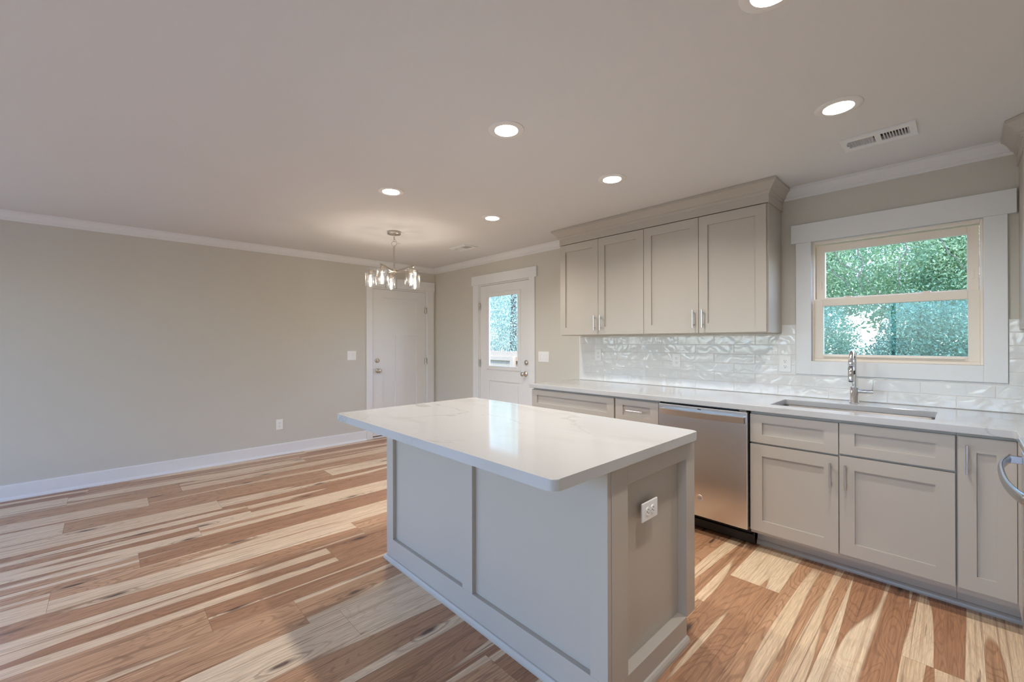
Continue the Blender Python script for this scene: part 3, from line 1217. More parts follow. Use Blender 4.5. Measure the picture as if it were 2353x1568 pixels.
t = thing('faucet', 'tall chrome pull-down faucet behind the sink', 'faucet', (4.998, -0.112, ZT))
fx, fy = 4.998, -0.112
bm = B()
lathe(bm, [(0.0, 0), (0.026, 0), (0.026, 0.003), (0.0235, 0.006), (0.0235, 0.100), (0.0225, 0.103), (0.0, 0.103)], (fx, fy, ZT), seg=32)
obj('base', bm, M['chrome'], t)
bm = B()                                              # gooseneck arcs towards the room
R0 = 0.060
pts = [(fx, fy, ZT + 0.10), (fx, fy, ZT + 0.20)]
for k in range(0, 19):
    a = PI * k / 18
    pts.append((fx, fy - R0 + R0 * math.cos(a), ZT + 0.275 + R0 * math.sin(a)))
tube(bm, pts, 0.0125, 18)
obj('spout', bm, M['chrome'], t)
bm = B()
hx, hy = fx, fy - 2 * R0
lathe(bm, [(0.0125, 0.276), (0.0150, 0.270), (0.0150, 0.235), (0.0145, 0.2345), (0.0145, 0.233), (0.0160, 0.2325), (0.0165, 0.150), (0.0150, 0.142), (0.012, 0.140), (0, 0.140)],
      (hx, hy, ZT), seg=28)
sh = obj('spray_head', bm, M['chrome'], t)
bm = B()
box(bm, hx + 0.014, hx + 0.021, hy - 0.006, hy + 0.006, ZT + 0.190, ZT + 0.215, 0.002)
obj('spray_button', bm, M['black'], sh)
bm = B()
tube(bm, [(fx + 0.02, fy, ZT + 0.077), (fx + 0.066, fy, ZT + 0.077)], 0.0135, 20)
tube(bm, [(fx + 0.067, fy, ZT + 0.077), (fx + 0.070, fy, ZT + 0.077)], 0.010, 20)
tube(bm, [(fx + 0.070, fy, ZT + 0.077), (fx + 0.094, fy, ZT + 0.077)], 0.0135, 20)
tube(bm, [(fx + 0.089, fy, ZT + 0.088), (fx + 0.091, fy, ZT + 0.150)], 0.0032, 12)
obj('lever', bm, M['chrome'], t)

# ------------------------------------------------------------------ tile backsplash
def build_backsplash():
    t = thing('backsplash', 'glossy white subway tile backsplash between countertop and wall cabinets', 'backsplash', (4.5, 0, ZT))
    Z0, ZR = 0.9155, 0.0737
    bm = B()
    # sheet, cut round the window casing
    segs = [(2.727, 4.566, Z0, 1.369), (4.566, 4.655, Z0, 1.4295), (4.655, 5.652, Z0, 1.076), (5.652, XR - 0.004, Z0, 1.4295)]
    for x0, x1, z0, z1 in segs:
        box(bm, x0, x1, -0.0098, -0.0015, z0, z1)
    obj('grout', bm, M['grout'], t)
    rnd = random.Random(4)
    bm = B()
    gap = 0.0016
    for r in range(7):
        za = Z0 + r * ZR
        zb = za + ZR
        xo = 2.870 if r % 2 else 3.022
        x = xo - 0.304 * 2
        while x < XR:
            xa, xb = max(x, 2.727), min(x + 0.304, XR - 0.004)
            x += 0.304
            if xb - xa < 0.01:
                continue
            pieces = [(xa, xb, za, min(zb, 1.4295))]
            if zb > 1.40:                    # top row: only a sliver shows under the cabinets
                pieces = []
                if xa < 4.566:
                    pieces.append((xa, min(xb, 4.566), za, 1.369))
                if xb > 4.568:
                    pieces.append((max(xa, 4.568), xb, za, 1.4295))
            if zb > 1.076:                       # rows crossing the window casing
                cut = []
                for a, b, c, d in pieces:
                    lo = min(d, 1.076)
                    if a < 4.655:
                        cut.append((a, min(b, 4.655), c, d))
                    if b > 5.652:
                        cut.append((max(a, 5.652), b, c, d))
                    if lo - c > 0.012 and b > 4.655 and a < 5.652:
                        cut.append((max(a, 4.655), min(b, 5.652), c, lo))
                pieces = cut
            for a, b, c, d in pieces:
                if b - a < 0.012:
                    continue
                yo = -0.0115 + rnd.uniform(-0.0004, 0.0004)
                vs = box(bm, a + gap, b - gap, yo, -0.004, c + gap, d - gap, 0.0022, 2)
    obj('tile', bm, M['tile'], t)
    bm = B()
    box(bm, 2.722, 2.727, -0.0125, -0.0015, Z0, 1.369)
    obj('edge_trim', bm, M['white'], t)


build_backsplash()

# ------------------------------------------------------------------ dishwasher
t = thing('dishwasher', 'stainless steel dishwasher built in left of the sink cabinet', 'dishwasher', (4.255, -0.35, 0))
dx0, dx1 = 3.9545, 4.5525
bm = B()
box(bm, dx0 + 0.003, dx1 - 0.002, -0.640, -0.03, 0.108, 0.868)
obj('tub', bm, M['black'], t)
bm = B()
box(bm, dx0 + 0.002, dx1 - 0.004, -0.694, -0.645, 0.128, 0.865, 0.004, 2)
dw = obj('door', bm, M['steel'], t)
bm = B()                                              # flat bow handle on two angled brackets
seg = 24
xs = [3.985 + (4.540 - 3.985) * k / seg for k in range(seg + 1)]
prev = None
for x in xs:
    u = (x - 4.2625) / 0.2775
    y = -0.748 + 0.018 * abs(u) ** 2.2
    vs = [bm.verts.new((x, y + 0.004, 0.796)), bm.verts.new((x, y - 0.004, 0.836)), bm.verts.new((x, y + 0.010, 0.838)), bm.verts.new((x, y + 0.016, 0.794))]
    if prev:
        for k in range(4):
            bm.faces.new((prev[k], prev[(k + 1) % 4], vs[(k + 1) % 4], vs[k]))
    else:
        bm.faces.new(vs[::-1])
    prev = vs
bm.faces.new(prev)
for xa, xb in ((3.985, 3.999), (4.526, 4.540)):
    box(bm, xa, xb, -0.728, -0.693, 0.796, 0.836, 0.002)
obj('handle', bm, M['steel'], dw)
bm = B()
lathe(bm, [(0.0, 0.0022), (0.017, 0.0022), (0.019, 0.003), (0.021, 0.003), (0.022, 0.0)], (4.252, -0.694, 0.252), '-y', 32)
bd = obj('badge', bm, simple('pale metal badge', (0.66, 0.63, 0.60), 0.35, metal=0.7), dw)


def text_mesh(txt, size, depth, place, name, mat, parent):
    cu = bpy.data.curves.new(name, 'FONT')
    cu.body = txt
    cu.size = size
    cu.extrude = depth
    cu.align_x = 'CENTER'
    cu.align_y = 'CENTER'
    tmp = bpy.data.objects.new(name, cu)
    COL.objects.link(tmp)
    bpy.context.view_layer.update()
    me = tmp.evaluated_get(bpy.context.evaluated_depsgraph_get()).to_mesh()
    bm = B()
    bm.from_mesh(me)
    bpy.data.objects.remove(tmp)
    bpy.data.curves.remove(cu)
    bmesh.ops.transform(bm, matrix=place, verts=bm.verts)
    return obj(name, bm, mat, parent)


text_mesh('GE', 0.020, 0.0006, Matrix.Translation((4.252, -0.6968, 0.252)) @ Matrix.Rotation(R(90), 4, 'X'), 'monogram',
          simple('engraved grey', (0.25, 0.24, 0.23), 0.5), dw)
bm = B()
box(bm, 4.238, 4.262, -0.6955, -0.693, 0.8470, 0.8535, 0.001)
obj('indicator', bm, M['slot'], dw)
bm = B()
box(bm, 4.500, 4.542, -0.690, -0.645, 0.8685, 0.8735)
obj('mounting_bracket', bm, M['pull'], t)
bm = B()
box(bm, dx0, dx1 + 0.002, -0.590, -0.575, 0.012, 0.105, 0.002)
box(bm, dx0 + 0.004, dx1 - 0.002, -0.608, -0.588, 0.062, 0.074, 0.003, 2)
obj('kick_plate', bm, M['black'], t)
for x in (3.985, 4.52):
    bm = B()
    tube(bm, [(x, -0.50, 0.0), (x, -0.50, 0.108)], 0.012, 12)
    obj('leg', bm, M['black'], t)

# ------------------------------------------------------------------ range at the right edge
t = thing('range', 'stainless steel range with a bowed oven handle, right edge', 'stove', (5.98, -1.25, 0))
ry0, ry1 = -1.632, -0.870
bm = B()
box(bm, 5.675, XR - 0.02, ry0, ry1, 0.03, 0.893)
obj('body', bm, M['black'], t)
bm = B()
box(bm, 5.632, XR - 0.02, ry0 - 0.0015, ry1 + 0.004, 0.894, 0.914, 0.003)
ck = obj('cooktop', bm, M['steel'], t)
bm = B()
box(bm, 5.675, XR - 0.06, ry0 + 0.02, ry1 - 0.02, 0.9135, 0.9175)
obj('glass_top', bm, M['blackglass'], ck)
bm = B()                                              # tilted control panel
pr = [(5.640, 0.893), (5.668, 0.893), (5.668, 0.862), (5.652, 0.862)]
A = [bm.verts.new((x, ry0, z)) for x, z in pr]
Bv = [bm.verts.new((x, ry1, z)) for x, z in pr]
bm.faces.new(A)
bm.faces.new(Bv[::-1])
for k in range(4):
    bm.faces.new((A[k], Bv[k], Bv[(k + 1) % 4], A[(k + 1) % 4]))
obj('control_panel', bm, M['blackglass'], t)
bm = B()
box(bm, 5.640, 5.674, ry0 + 0.002, ry1 - 0.002, 0.245, 0.858, 0.004, 2)
od = obj('oven_door', bm, M['steel'], t)
bm = B()
box(bm, 5.6375, 5.641, ry0 + 0.12, ry1 - 0.12, 0.38, 0.70)
obj('oven_window', bm, M['blackglass'], od)
bm = B()
seg = 30
ya, yb = ry1 - 0.035, ry0 + 0.035
pts = []
for k in range(seg + 1):
    u = -1 + 2 * k / seg
    y = ya + (yb - ya) * k / seg
    x = 5.572 + 0.036 * abs(u) ** 2.6
    pts.append((x, y, 0.826))
rings = []
for (x, y, z) in pts:
    ring = [bm.verts.new((x + 0.009 * math.cos(a) * (1 if math.cos(a) < 0 else 1), y, z + 0.019 * math.sin(a))) for a in (2 * PI * q / 14 for q in range(14))]
    rings.append(ring)
for a, b in zip(rings, rings[1:]):
    for q in range(14):
        f = bm.faces.new((a[q], a[(q + 1) % 14], b[(q + 1) % 14], b[q]))
        f.smooth = True
bm.faces.new(rings[0])
bm.faces.new(rings[-1][::-1])
for y in (ya - 0.012, yb + 0.012):
    box(bm, 5.602, 5.641, y - 0.011, y + 0.011, 0.812, 0.842, 0.002)
obj('handle', bm, M['handlesteel'], od)
bm = B()
box(bm, 5.642, 5.674, ry0 + 0.002, ry1 - 0.002, 0.055, 0.235, 0.004, 2)
obj('drawer', bm, M['steel'], t)
for yy in (ry0 + 0.05, ry1 - 0.05):
    for xx in (5.72, 6.25):
        bm = B()
        tube(bm, [(xx, yy, 0), (xx, yy, 0.03)], 0.015, 12)
        obj('leg', bm, M['black'], t)

# ------------------------------------------------------------------ island
ix0, ix1, iy0, iy1 = 3.064, 4.622, -2.365, -1.682
t = thing('kitchen_island', 'greige paneled kitchen island in the middle of the floor', 'island', (3.85, -2.03, 0))
bm = B()
box(bm, ix0 + 0.022, ix1 - 0.022, iy0 + 0.022, iy1, 0.105, 0.876)
box(bm, ix0 + 0.022, ix1 - 0.022, iy0 + 0.022, -1.785, 0.0, 0.105)
obj('body', bm, M['cab'], t)
bm = B()                                              # long seating side: frame of flat boards
b = 0.001
for xa, xb in ((ix0, 3.139), (3.820, 3.897), (4.566, 4.640)):
    box(bm, xa, min(xb, ix1 + 0.0195), iy0, iy0 + 0.0225, 0.134, 0.876, b)
box(bm, ix0, ix1 + 0.0195, iy0, iy0 + 0.0225, 0.0, 0.134, b)
box(bm, 3.139, 3.820, iy0 + 0.0005, iy0 + 0.0225, 0.845, 0.876)
box(bm, 3.897, 4.566, iy0 + 0.0005, iy0 + 0.0225, 0.845, 0.876)
obj('back_frame', bm, M['cab'], t)
bm = B()                                              # end with the outlet
X1 = ix1
box(bm, X1 - 0.022, X1 + 0.0195, iy0 + 0.0235, iy0 + 0.127, 0.108, 0.876, b)
box(bm, X1 - 0.022, X1 + 0.0195, -1.762, iy1 + 0.002, 0.104, 0.876, b)
box(bm, X1 - 0.022, X1 + 0.019, iy0 + 0.127, -1.762, 0.796, 0.876, b)
box(bm, X1 - 0.022, X1 + 0.0195, iy0 + 0.0235, -1.762, 0.0, 0.108, b)
obj('end_frame', bm, M['cab'], t)
bm = B()
box(bm, ix0, ix0 + 0.022, iy0 + 0.0235, iy0 + 0.10, 0.108, 0.876, b)
box(bm, ix0, ix0 + 0.022, -1.762, iy1 + 0.002, 0.104, 0.876, b)
box(bm, ix0 + 0.0005, ix0 + 0.022, iy0 + 0.10, -1.762, 0.796, 0.876, b)
box(bm, ix0, ix0 + 0.022, iy0 + 0.0235, -1.762, 0.0, 0.108, b)
obj('end_frame', bm, M['cab'], t)
bm = B()
sweep(bm, [(ix0, -1.762), (ix0, iy0), (ix1 + 0.0195, iy0), (ix1 + 0.0195, -1.762)], SHOE, side=-1)
obj('shoe_molding', bm, M['cab'], t)
# cabinet fronts on the sink side
turn = Matrix.Translation((0, iy1, 0)) @ Matrix.Rotation(PI, 4, 'Z')
tfi = lambda bm: bmesh.ops.transform(bm, matrix=turn, verts=bm.verts)
xs = [-(ix1 - 0.024), -(ix1 - 0.024) + 0.505, -(ix1 - 0.024) + 1.010, -(ix0 + 0.024)]
for a, c in zip(xs, xs[1:]):
    d = shaker(a + 0.003, c - 0.003, 0.690, 0.862, -0.021, M['cab'], t, 'drawer', rail=0.049, tf=tfi)
    m_ = (a + c) / 2
    bar_pull((m_ - 0.068, -0.021, 0.776), (m_ + 0.068, -0.021, 0.776), NY, d, tf=tfi)
    d = shaker(a + 0.003, c - 0.003, 0.130, 0.677, -0.021, M['cab'], t, tf=tfi)
    bar_pull((c - 0.035, -0.021, 0.50), (c - 0.035, -0.021, 0.636), NY, d, tf=tfi)
bm = B()
prism(bm, rounded(3.061, 4.667, -2.672, -1.640 - 0.053, 0.028, seg=8), ZB, ZT, 0.003, 2)
tag(obj('island_countertop', bm, M['quartz']), 'white veined quartz top overhanging the kitchen island', 'countertop')

# ------------------------------------------------------------------ wall plates
def make_outlet(label, loc, rz, horizontal=False):
    """duplex outlet facing local -y; loc = centre on the wall surface"""
    t = thing('wall_outlet', label, 'outlet', loc, rz)
    w, h = (0.0365, 0.060)
    Rm = Matrix.Rotation(R(90), 4, 'Y') if horizontal else Matrix.Identity(4)
    tf = lambda b: bmesh.ops.transform(b, matrix=Rm, verts=b.verts)
    bm = B()
    box(bm, -w, w, -0.0055, 0.001, -h, h, 0.0028, 2)
    tf(bm)
    p = obj('cover_plate', bm, M['white'], t, local=True)
    for s in (-1, 1):
        bm = B()
        o = []
        rr, cut = 0.0172, 0.0135
        for k in range(28):
            a = 2 * PI * k / 28
            o.append((rr * math.cos(a), max(-cut, min(cut, rr * math.sin(a)))))
        f = [bm.verts.new((x, -0.0056, s * 0.0195 + z)) for x, z in o]
        g = [bm.verts.new((x * 0.94, -0.0078, s * 0.0195 + z * 0.94)) for x, z in o]
        for k in range(28):
            bm.faces.new((f[k], f[(k + 1) % 28], g[(k + 1) % 28], g[k]))
        bm.faces.new(g)
        tf(bm)
        rc = obj('receptacle', bm, M['white'], t, local=True)
        bm = B()
        for x, l in ((-0.0065, 0.0040), (0.0065, 0.0032)):
            box(bm, x - 0.0011, x + 0.0011, -0.0082, -0.0076, s * 0.0195 + 0.003 - l, s * 0.0195 + 0.003 + l)
        lathe(bm, [(0, 0), (0.0026, 0), (0.0026, 0.0006), (0, 0.0006)], (0, -0.0076, s * 0.0195 - 0.0075), '-y', 10)
        tf(bm)
        obj('slot', bm, M['slot'], rc, local=True)
    bm = B()
    lathe(bm, [(0.0032, 0), (0.0028, 0.0012), (0, 0.0014)], (0, -0.0055, 0), '-y', 12)
    obj('screw', bm, M['vent'], t, local=True)
    return t


def make_switch(label, loc, rz, n):
    t = thing('light_switch', label, 'switch', loc, rz)
    w = 0.035 + 0.023 * (n - 1)
    bm = B()
    box(bm, -w, w, -0.0055, 0.001, -0.060, 0.060, 0.0028, 2)
    obj('cover_plate', bm, M['white'], t, local=True)
    for k in range(n):
        x = (k - (n - 1) / 2) * 0.046
        bm = B()
        # frame groove then tilted paddle
        box(bm, x - 0.0172, x + 0.0172, -0.0062, -0.004, -0.0340, 0.0340, 0.0008)
        v = [bm.verts.new(c) for c in ((x - 0.0155, -0.0063, -0.032), (x + 0.0155, -0.0063, -0.032), (x + 0.0155, -0.0063, 0.032), (x - 0.0155, -0.0063, 0.032),
                                       (x - 0.0150, -0.0072, -0.0315), (x + 0.0150, -0.0072, -0.0315), (x + 0.0150, -0.0112, 0.0315), (x - 0.0150, -0.0112, 0.0315))]
        bm.faces.new(v[4:])
        for q in range(4):
            bm.faces.new((v[q], v[(q + 1) % 4], v[4 + (q + 1) % 4], v[4 + q]))
        obj('rocker', bm, M['white'], t, local=True)
    return t


TY = -0.0112
make_outlet('white outlet on the backsplash tile near the end by the glass door', (2.958, TY, 1.176), 0)
make_outlet('white outlet on the backsplash tile in the middle below the wall cabinets', (3.771, TY, 1.148), 0)
make_outlet('white outlet on the backsplash tile beside the window casing', (4.589, TY, 1.147), 0)
make_outlet('white outlet low on the long bare wall above the baseboard', (0.0, -2.139, 0.353), PI / 2)
make_outlet('white sideways outlet on the end panel of the island', (ix1 - 0.0222 + 0.0222, -2.0525, 0.650), PI / 2, horizontal=True)
make_switch('two-gang white light switch left of the paneled white door', (0.0, -1.283, 1.135), PI / 2, 2)
make_switch('three-gang white light switch right of the glass door', (2.208, 0.0, 1.139), 0, 3)

# ------------------------------------------------------------------ recessed lights
def make_can(label, x, y):
    t = thing('recessed_light', label, 'ceiling light', (x, y, ZC), 0, 'recessed lights in the kitchen ceiling')
    bm = B()
    lathe(bm, [(0.093, 0.0), (0.093, -0.002), (0.090, -0.004), (0.063, -0.0065), (0.060, -0.006)], (0, 0, 0), seg=48)
    lathe(bm, [(0.060, -0.006), (0.060, 0.0)], (0, 0, 0), seg=48)
    obj('trim_ring', bm, M['lamptrim'], t, local=True)
    bm = B()
    prof = [(0.060, -0.0055)]
    for k in range(6):
        z = -0.004 + k * 0.0065
        r = 0.0585 - k * 0.0016
        prof += [(r, z), (r - 0.0012, z + 0.002), (r - 0.0002, z + 0.0045)]
    prof += [(0.049, 0.036)]
    lathe(bm, prof, (0, 0, 0), seg=48)
    obj('baffle', bm, M['baffle'], t, local=True)
    bm = B()
    lathe(bm, [(0.0, 0.034), (0.030, 0.0345), (0.0495, 0.036)], (0, 0, 0), seg=32)
    obj('lens', bm, M['lens'], t, local=True)
    bm = B()
    lathe(bm, [(0.062, 0.0), (0.062, 0.06), (0.0, 0.06)], (0, 0, 0), seg=32)
    obj('housing', bm, M['vent'], t, local=True)
    ld = bpy.data.lights.new('lamp', 'AREA')
    ld.shape = 'DISK'
    ld.size = 0.096
    ld.energy = CAN_W
    ld.color = CAN_COL
    lo = bpy.data.objects.new('lamp', ld)
    COL.objects.link(lo)
    lo.parent = t
    lo.location = (0, 0, 0.032)
    return t


CANS = [(2.616, -1.124, 'small recessed ceiling light right of the chandelier canopy'),
        (2.616, -2.098, 'recessed ceiling light directly above the chandelier in the photo'),
        (3.853, -1.128, 'recessed ceiling light right above the wall cabinet crown'),
        (3.853, -2.100, 'recessed ceiling light over the middle of the island'),
        (5.078, -1.115, 'recessed ceiling light beside the large ceiling vent'),
        (5.066, -2.092, 'recessed ceiling light cut by the top edge of the photo')]
# openings in the ceiling for the cans
cut_b = B()
for x, y, l in CANS:
    lathe(cut_b, [(0.061, -0.05), (0.061, 0.062)], (x, y, ZC), seg=40, cap0=True, cap1=True)
for x, y in ((5.167, -0.597), (1.480, -0.590)):
    box(cut_b, x - 0.128, x + 0.128, y - 0.052, y + 0.052, ZC - 0.02, ZC + 0.06)
bmesh.ops.recalc_face_normals(cut_b, faces=cut_b.faces)
cme = bpy.data.meshes.new('cutter')
cut_b.to_mesh(cme)
cut_b.free()
cob = bpy.data.objects.new('cutter', cme)
COL.objects.link(cob)
mod = ceil.modifiers.new('holes', 'BOOLEAN')
mod.operation = 'DIFFERENCE'
mod.solver = 'EXACT'
mod.object = cob
bpy.context.view_layer.update()
nm = bpy.data.meshes.new_from_object(ceil.evaluated_get(bpy.context.evaluated_depsgraph_get()))
ceil.modifiers.clear()
ceil.data = nm
nm.name = 'ceiling'
bpy.data.objects.remove(cob)
for x, y, l in CANS:
    make_can(l, x, y)

# ------------------------------------------------------------------ ceiling vents
def make_vent(label, x, y):
    t = thing('ceiling_vent', label, 'vent', (x, y, ZC))
    a, b = 0.152, 0.096
    bm = B()
    # sloped flange plate with an opening
    ix, iy = 0.124, 0.050
    for x0, x1, y0, y1 in ((-a, a, -b, -iy), (-a, a, iy, b), (-a, -ix, -iy, iy), (ix, a, -iy, iy), (-0.012, 0.012, -iy, iy)):
        box(bm, x0, x1, y0, y1, -0.008, -0.0005)
    bmesh.ops.remove_doubles(bm, verts=bm.verts, dist=1e-5)
    for sx in (-0.138, 0.138):
        lathe(bm, [(0.004, 0), (0.003, 0.002), (0, 0.002)], (sx, 0, -0.008), '-z', 10)
    obj('frame', bm, M['vent'], t, local=True)
    for s in (-1, 1):
        bm = B()
        n = 9
        for k in range(n):
            cx = s * (0.018 + (k + 0.5) * 0.106 / n)
            ang = R(38) * -1 * s
            vs = box(bm, cx - 0.0006, cx + 0.0006, -iy, iy, -0.008, 0.005)
            bmesh.ops.rotate(bm, verts=vs, cent=(cx, 0, -0.0015), matrix=Matrix.Rotation(ang, 3, 'Y'))
        obj('louver_bank', bm, M['vent'], t, local=True)
    bm = B()
    box(bm, -0.126, 0.126, -0.051, 0.051, 0.045, 0.047)
    for k in range(6):
        yy = -0.045 + k * 0.018
        box(bm, -0.124, 0.124, yy - 0.0008, yy + 0.0008, 0.016, 0.028)
    obj('damper', bm, M['duct'], t, local=True)
    bm = B()
    box(bm, -0.130, -0.127, -0.022, 0.014, -0.0086, -0.0078)
    obj('lever_slot', bm, M['slot'], t, local=True)
    bm = B()
    box(bm, -0.1305, -0.1265, -0.034, -0.020, -0.018, -0.008, 0.001)
    obj('lever', bm, M['vent'], t, local=True)
    return t


make_vent('white ceiling vent above the kitchen window', 5.167, -0.597)
make_vent('white ceiling vent near the corner, above the glass door', 1.480, -0.590)

# ------------------------------------------------------------------ chandelier
def build_chandelier():
    cx, cyy = 1.581, -1.521
    t = thing('chandelier', 'brushed nickel chandelier with five clear glass shades', 'chandelier', (cx, cyy, ZC))
    bm = B()
    lathe(bm, [(0.0, 0.0), (0.064, 0.0), (0.066, -0.003), (0.066, -0.020), (0.063, -0.024), (0.020, -0.026), (0.010, -0.030), (0.006, -0.036), (0, -0.036)], (cx, cyy, ZC), seg=40)
    obj('canopy', bm, M['nickel'], t)
    camdir = V((-0.7246, 0.6892, 0))
    side = V((0.6892, 0.7246, 0))
    c = V((cx, cyy, 0))
    bm = B()
    z = ZC - 0.036
    for k in range(3):                                   # oval chain links
        ax = side if k % 2 else camdir
        o = c + V((0, 0, z - 0.012 - k * 0.019))
        w = ax.cross(V((0, 0, 1)))
        pts = []
        for q in range(17):
            a = 2 * PI * q / 16
            pts.append(o + w * 0.0075 * math.cos(a) + V((0, 0, 0.014 * math.sin(a))))
        tube(bm, pts, 0.0017, 8, cap=False)
    obj('chain', bm, M['nickel'], t)
    bm = B()
    torus(bm, c + V((0, 0, 2.292)), camdir, 0.025, 0.0023)
    obj('loop', bm, M['nickel'], t)
    bm = B()                                             # spare wire curl
    zz = 2.305
    pts = [c + V((0, 0, 2.36)), c + side * 0.006 + V((0, 0, 2.335)), c + side * 0.018 + V((0, 0, 2.325)), c + side * 0.032 + V((0, 0, 2.305)), c + side * 0.048 + V((0, 0, 2.292)),
           c + side * 0.064 + V((0, 0, 2.290)), c + side * 0.052 + V((0, 0, 2.298)), c + side * 0.036 + V((0, 0, 2.292)), c + side * 0.020 + V((0, 0, 2.280)), c + side * 0.004 + V((0, 0, 2.270))]
    tube(bm, pts, 0.0018, 8)
    obj('wire', bm, M['nickel'], t)
    bm = B()
    tube(bm, [c + V((0, 0, 2.268)), c + V((0, 0, 2.03))], 0.0078, 16)
    obj('stem', bm, M['nickel'], t)
    bm = B()
    lathe(bm, [(0, -0.030), (0.006, -0.028), (0.010, -0.020), (0.026, -0.016), (0.028, -0.010), (0.028, 0.012), (0.024, 0.016), (0.012, 0.018), (0.0, 0.018)], (cx, cyy, 2.022), seg=32)
    obj('hub', bm, M['nickel'], t)
    for k, th in enumerate((-13, 59, -85, 131, 203)):
        a = R(th)
        d = side * math.sin(a) - camdir * math.cos(a)
        n = V((-d.y, d.x, 0))
        e = c + d * 0.230
        bm = B()                                         # flat rising arm with an upturned tip
        top, bot = [], []
        rows = []
        for (r, zc, h, w) in ((0.02, 2.018, 0.011, 0.005), (0.06, 2.019, 0.010, 0.005), (0.16, 2.032, 0.0095, 0.005), (0.225, 2.040, 0.0095, 0.005), (0.262, 2.044, 0.0095, 0.005)):
            p = c + d * r
            rows.append([bm.verts.new(p + n * sx * w + V((0, 0, zc + sz * h))) for sx, sz in ((-1, -1), (1, -1), (1, 1), (-1, 1))])
        for r0, r1 in zip(rows, rows[1:]):
            for q in range(4):
                bm.faces.new((r0[q], r0[(q + 1) % 4], r1[(q + 1) % 4], r1[q]))
        bm.faces.new(rows[0][::-1])
        bm.faces.new(rows[-1])
        arm = obj('arm', bm, M['nickel'], t)
        bm = B()
        lathe(bm, [(0.0, 0.0), (0.012, 0.0), (0.016, -0.006), (0.0185, -0.010), (0.0185, -0.055), (0.0205, -0.058), (0.0205, -0.062), (0.016, -0.064), (0, -0.064)], (e.x, e.y, 2.034), seg=24)
        obj('socket', bm, M['nickel'], arm)
        bm = B()
        zt = 2.008
        lathe(bm, [(0.019, 0.0), (0.048, 0.0), (0.055, -0.003), (0.0585, -0.010), (0.0585, -0.138), (0.0575, -0.1405), (0.0560, -0.138), (0.0560, -0.012), (0.053, -0.006), (0.047, -0.003), (0.019, -0.003)],
              (e.x, e.y, zt), seg=40)
        obj('glass_shade', bm, M['shade'], arm)
        bm = B()
        lathe(bm, [(0.010, 0.0), (0.0125, -0.012), (0.020, -0.030), (0.0265, -0.052), (0.0285, -0.068), (0.026, -0.082), (0.018, -0.094), (0.008, -0.100), (0, -0.101)], (e.x, e.y, 1.970), seg=24)
        bulb = obj('light_bulb', bm, M['shade'], arm)
        bm = B()
        for q in range(4):
            b_ = 2 * PI * q / 4 + 0.4
            o1 = V((math.cos(b_), math.sin(b_), 0))
            tube(bm, [e + o1 * 0.004 + V((0, 0, 1.950)), e + o1 * 0.0085 + V((0, 0, 1.915)), e + o1 * 0.006 + V((0, 0, 1.886))], 0.0016, 6)
        tube(bm, [e + V((0, 0, 1.965)), e + V((0, 0, 1.945))], 0.004, 8)
        obj('filament', bm, M['filament'], arm)
        ld = bpy.data.lights.new('bulb_glow', 'POINT')
        ld.energy = BULB_W
        ld.color = BULB_COL
        ld.shadow_soft_size = 0.012
        lo = bpy.data.objects.new('bulb_glow', ld)
        COL.objects.link(lo)
        lo.parent = arm
        lo.location = (e.x - cx, e.y - cyy, 1.915 - ZC)


build_chandelier()

# ------------------------------------------------------------------ outside
bm = B()
GZ = -0.55
for x0, x1, y0, y1 in ((-60, 60, 0.15, 60), (-60, 60, -60, YF - 0.15), (-60, -0.15, YF - 0.15, 0.15), (XR + 0.15, 60, YF - 0.15, 0.15)):
    vs = [bm.verts.new(c) for c in ((x0, y0, GZ), (x1, y0, GZ), (x1, y1, GZ), (x0, y1, GZ))]
    bm.faces.new(vs)
o = obj('lawn', bm, M['grass'])
o['kind'] = 'structure'
bm = B()
box(bm, -1.5, 9.0, YF - 5.0, YF - 0.16, GZ, -0.12)  # unseen slab added to bounce neutral daylight in through the windows
o = obj('bounce_slab', bm, M['concrete'])
o['kind'] = 'structure'

# wooden yard fence seen through the glass door
t = thing('fence', 'pale wooden picket fence seen through the glass door', 'fence', (-1.0, 2.3, GZ))
rnd = random.Random(2)
fy0 = 2.3
bm = B()
x = -5.0
while x < 1.9:
    h = 1.125 + rnd.uniform(-0.008, 0.008)
    w = 0.138
    o2 = [(x, GZ + 0.04), (x + w, GZ + 0.04), (x + w, h - 0.025), (x + w - 0.025, h), (x + 0.025, h), (x, h - 0.025)]
    a = [bm.verts.new((q[0], fy0, q[1])) for q in o2]
    b = [bm.verts.new((q[0], fy0 + 0.018, q[1])) for q in o2]
    bm.faces.new(a)
    bm.faces.new(b[::-1])
    for k in range(6):
        bm.faces.new((a[k], a[(k + 1) % 6], b[(k + 1) % 6], b[k]))
    x += w + 0.004
pk = obj('picket_panel', bm, M['wood'], t)
for z in (0.97, 0.30, -0.35):
    bm = B()
    box(bm, -5.0, 1.9, fy0 - 0.04, fy0, z - 0.045, z + 0.045, 0.003)
    obj('rail', bm, M['wood'], t)
for x in (-4.9, -2.5, -0.62, 1.75):
    bm = B()
    box(bm, x - 0.045, x + 0.045, fy0 - 0.130, fy0 - 0.04, GZ, 1.02, 0.004)
    obj('post', bm, M['wood'], t)


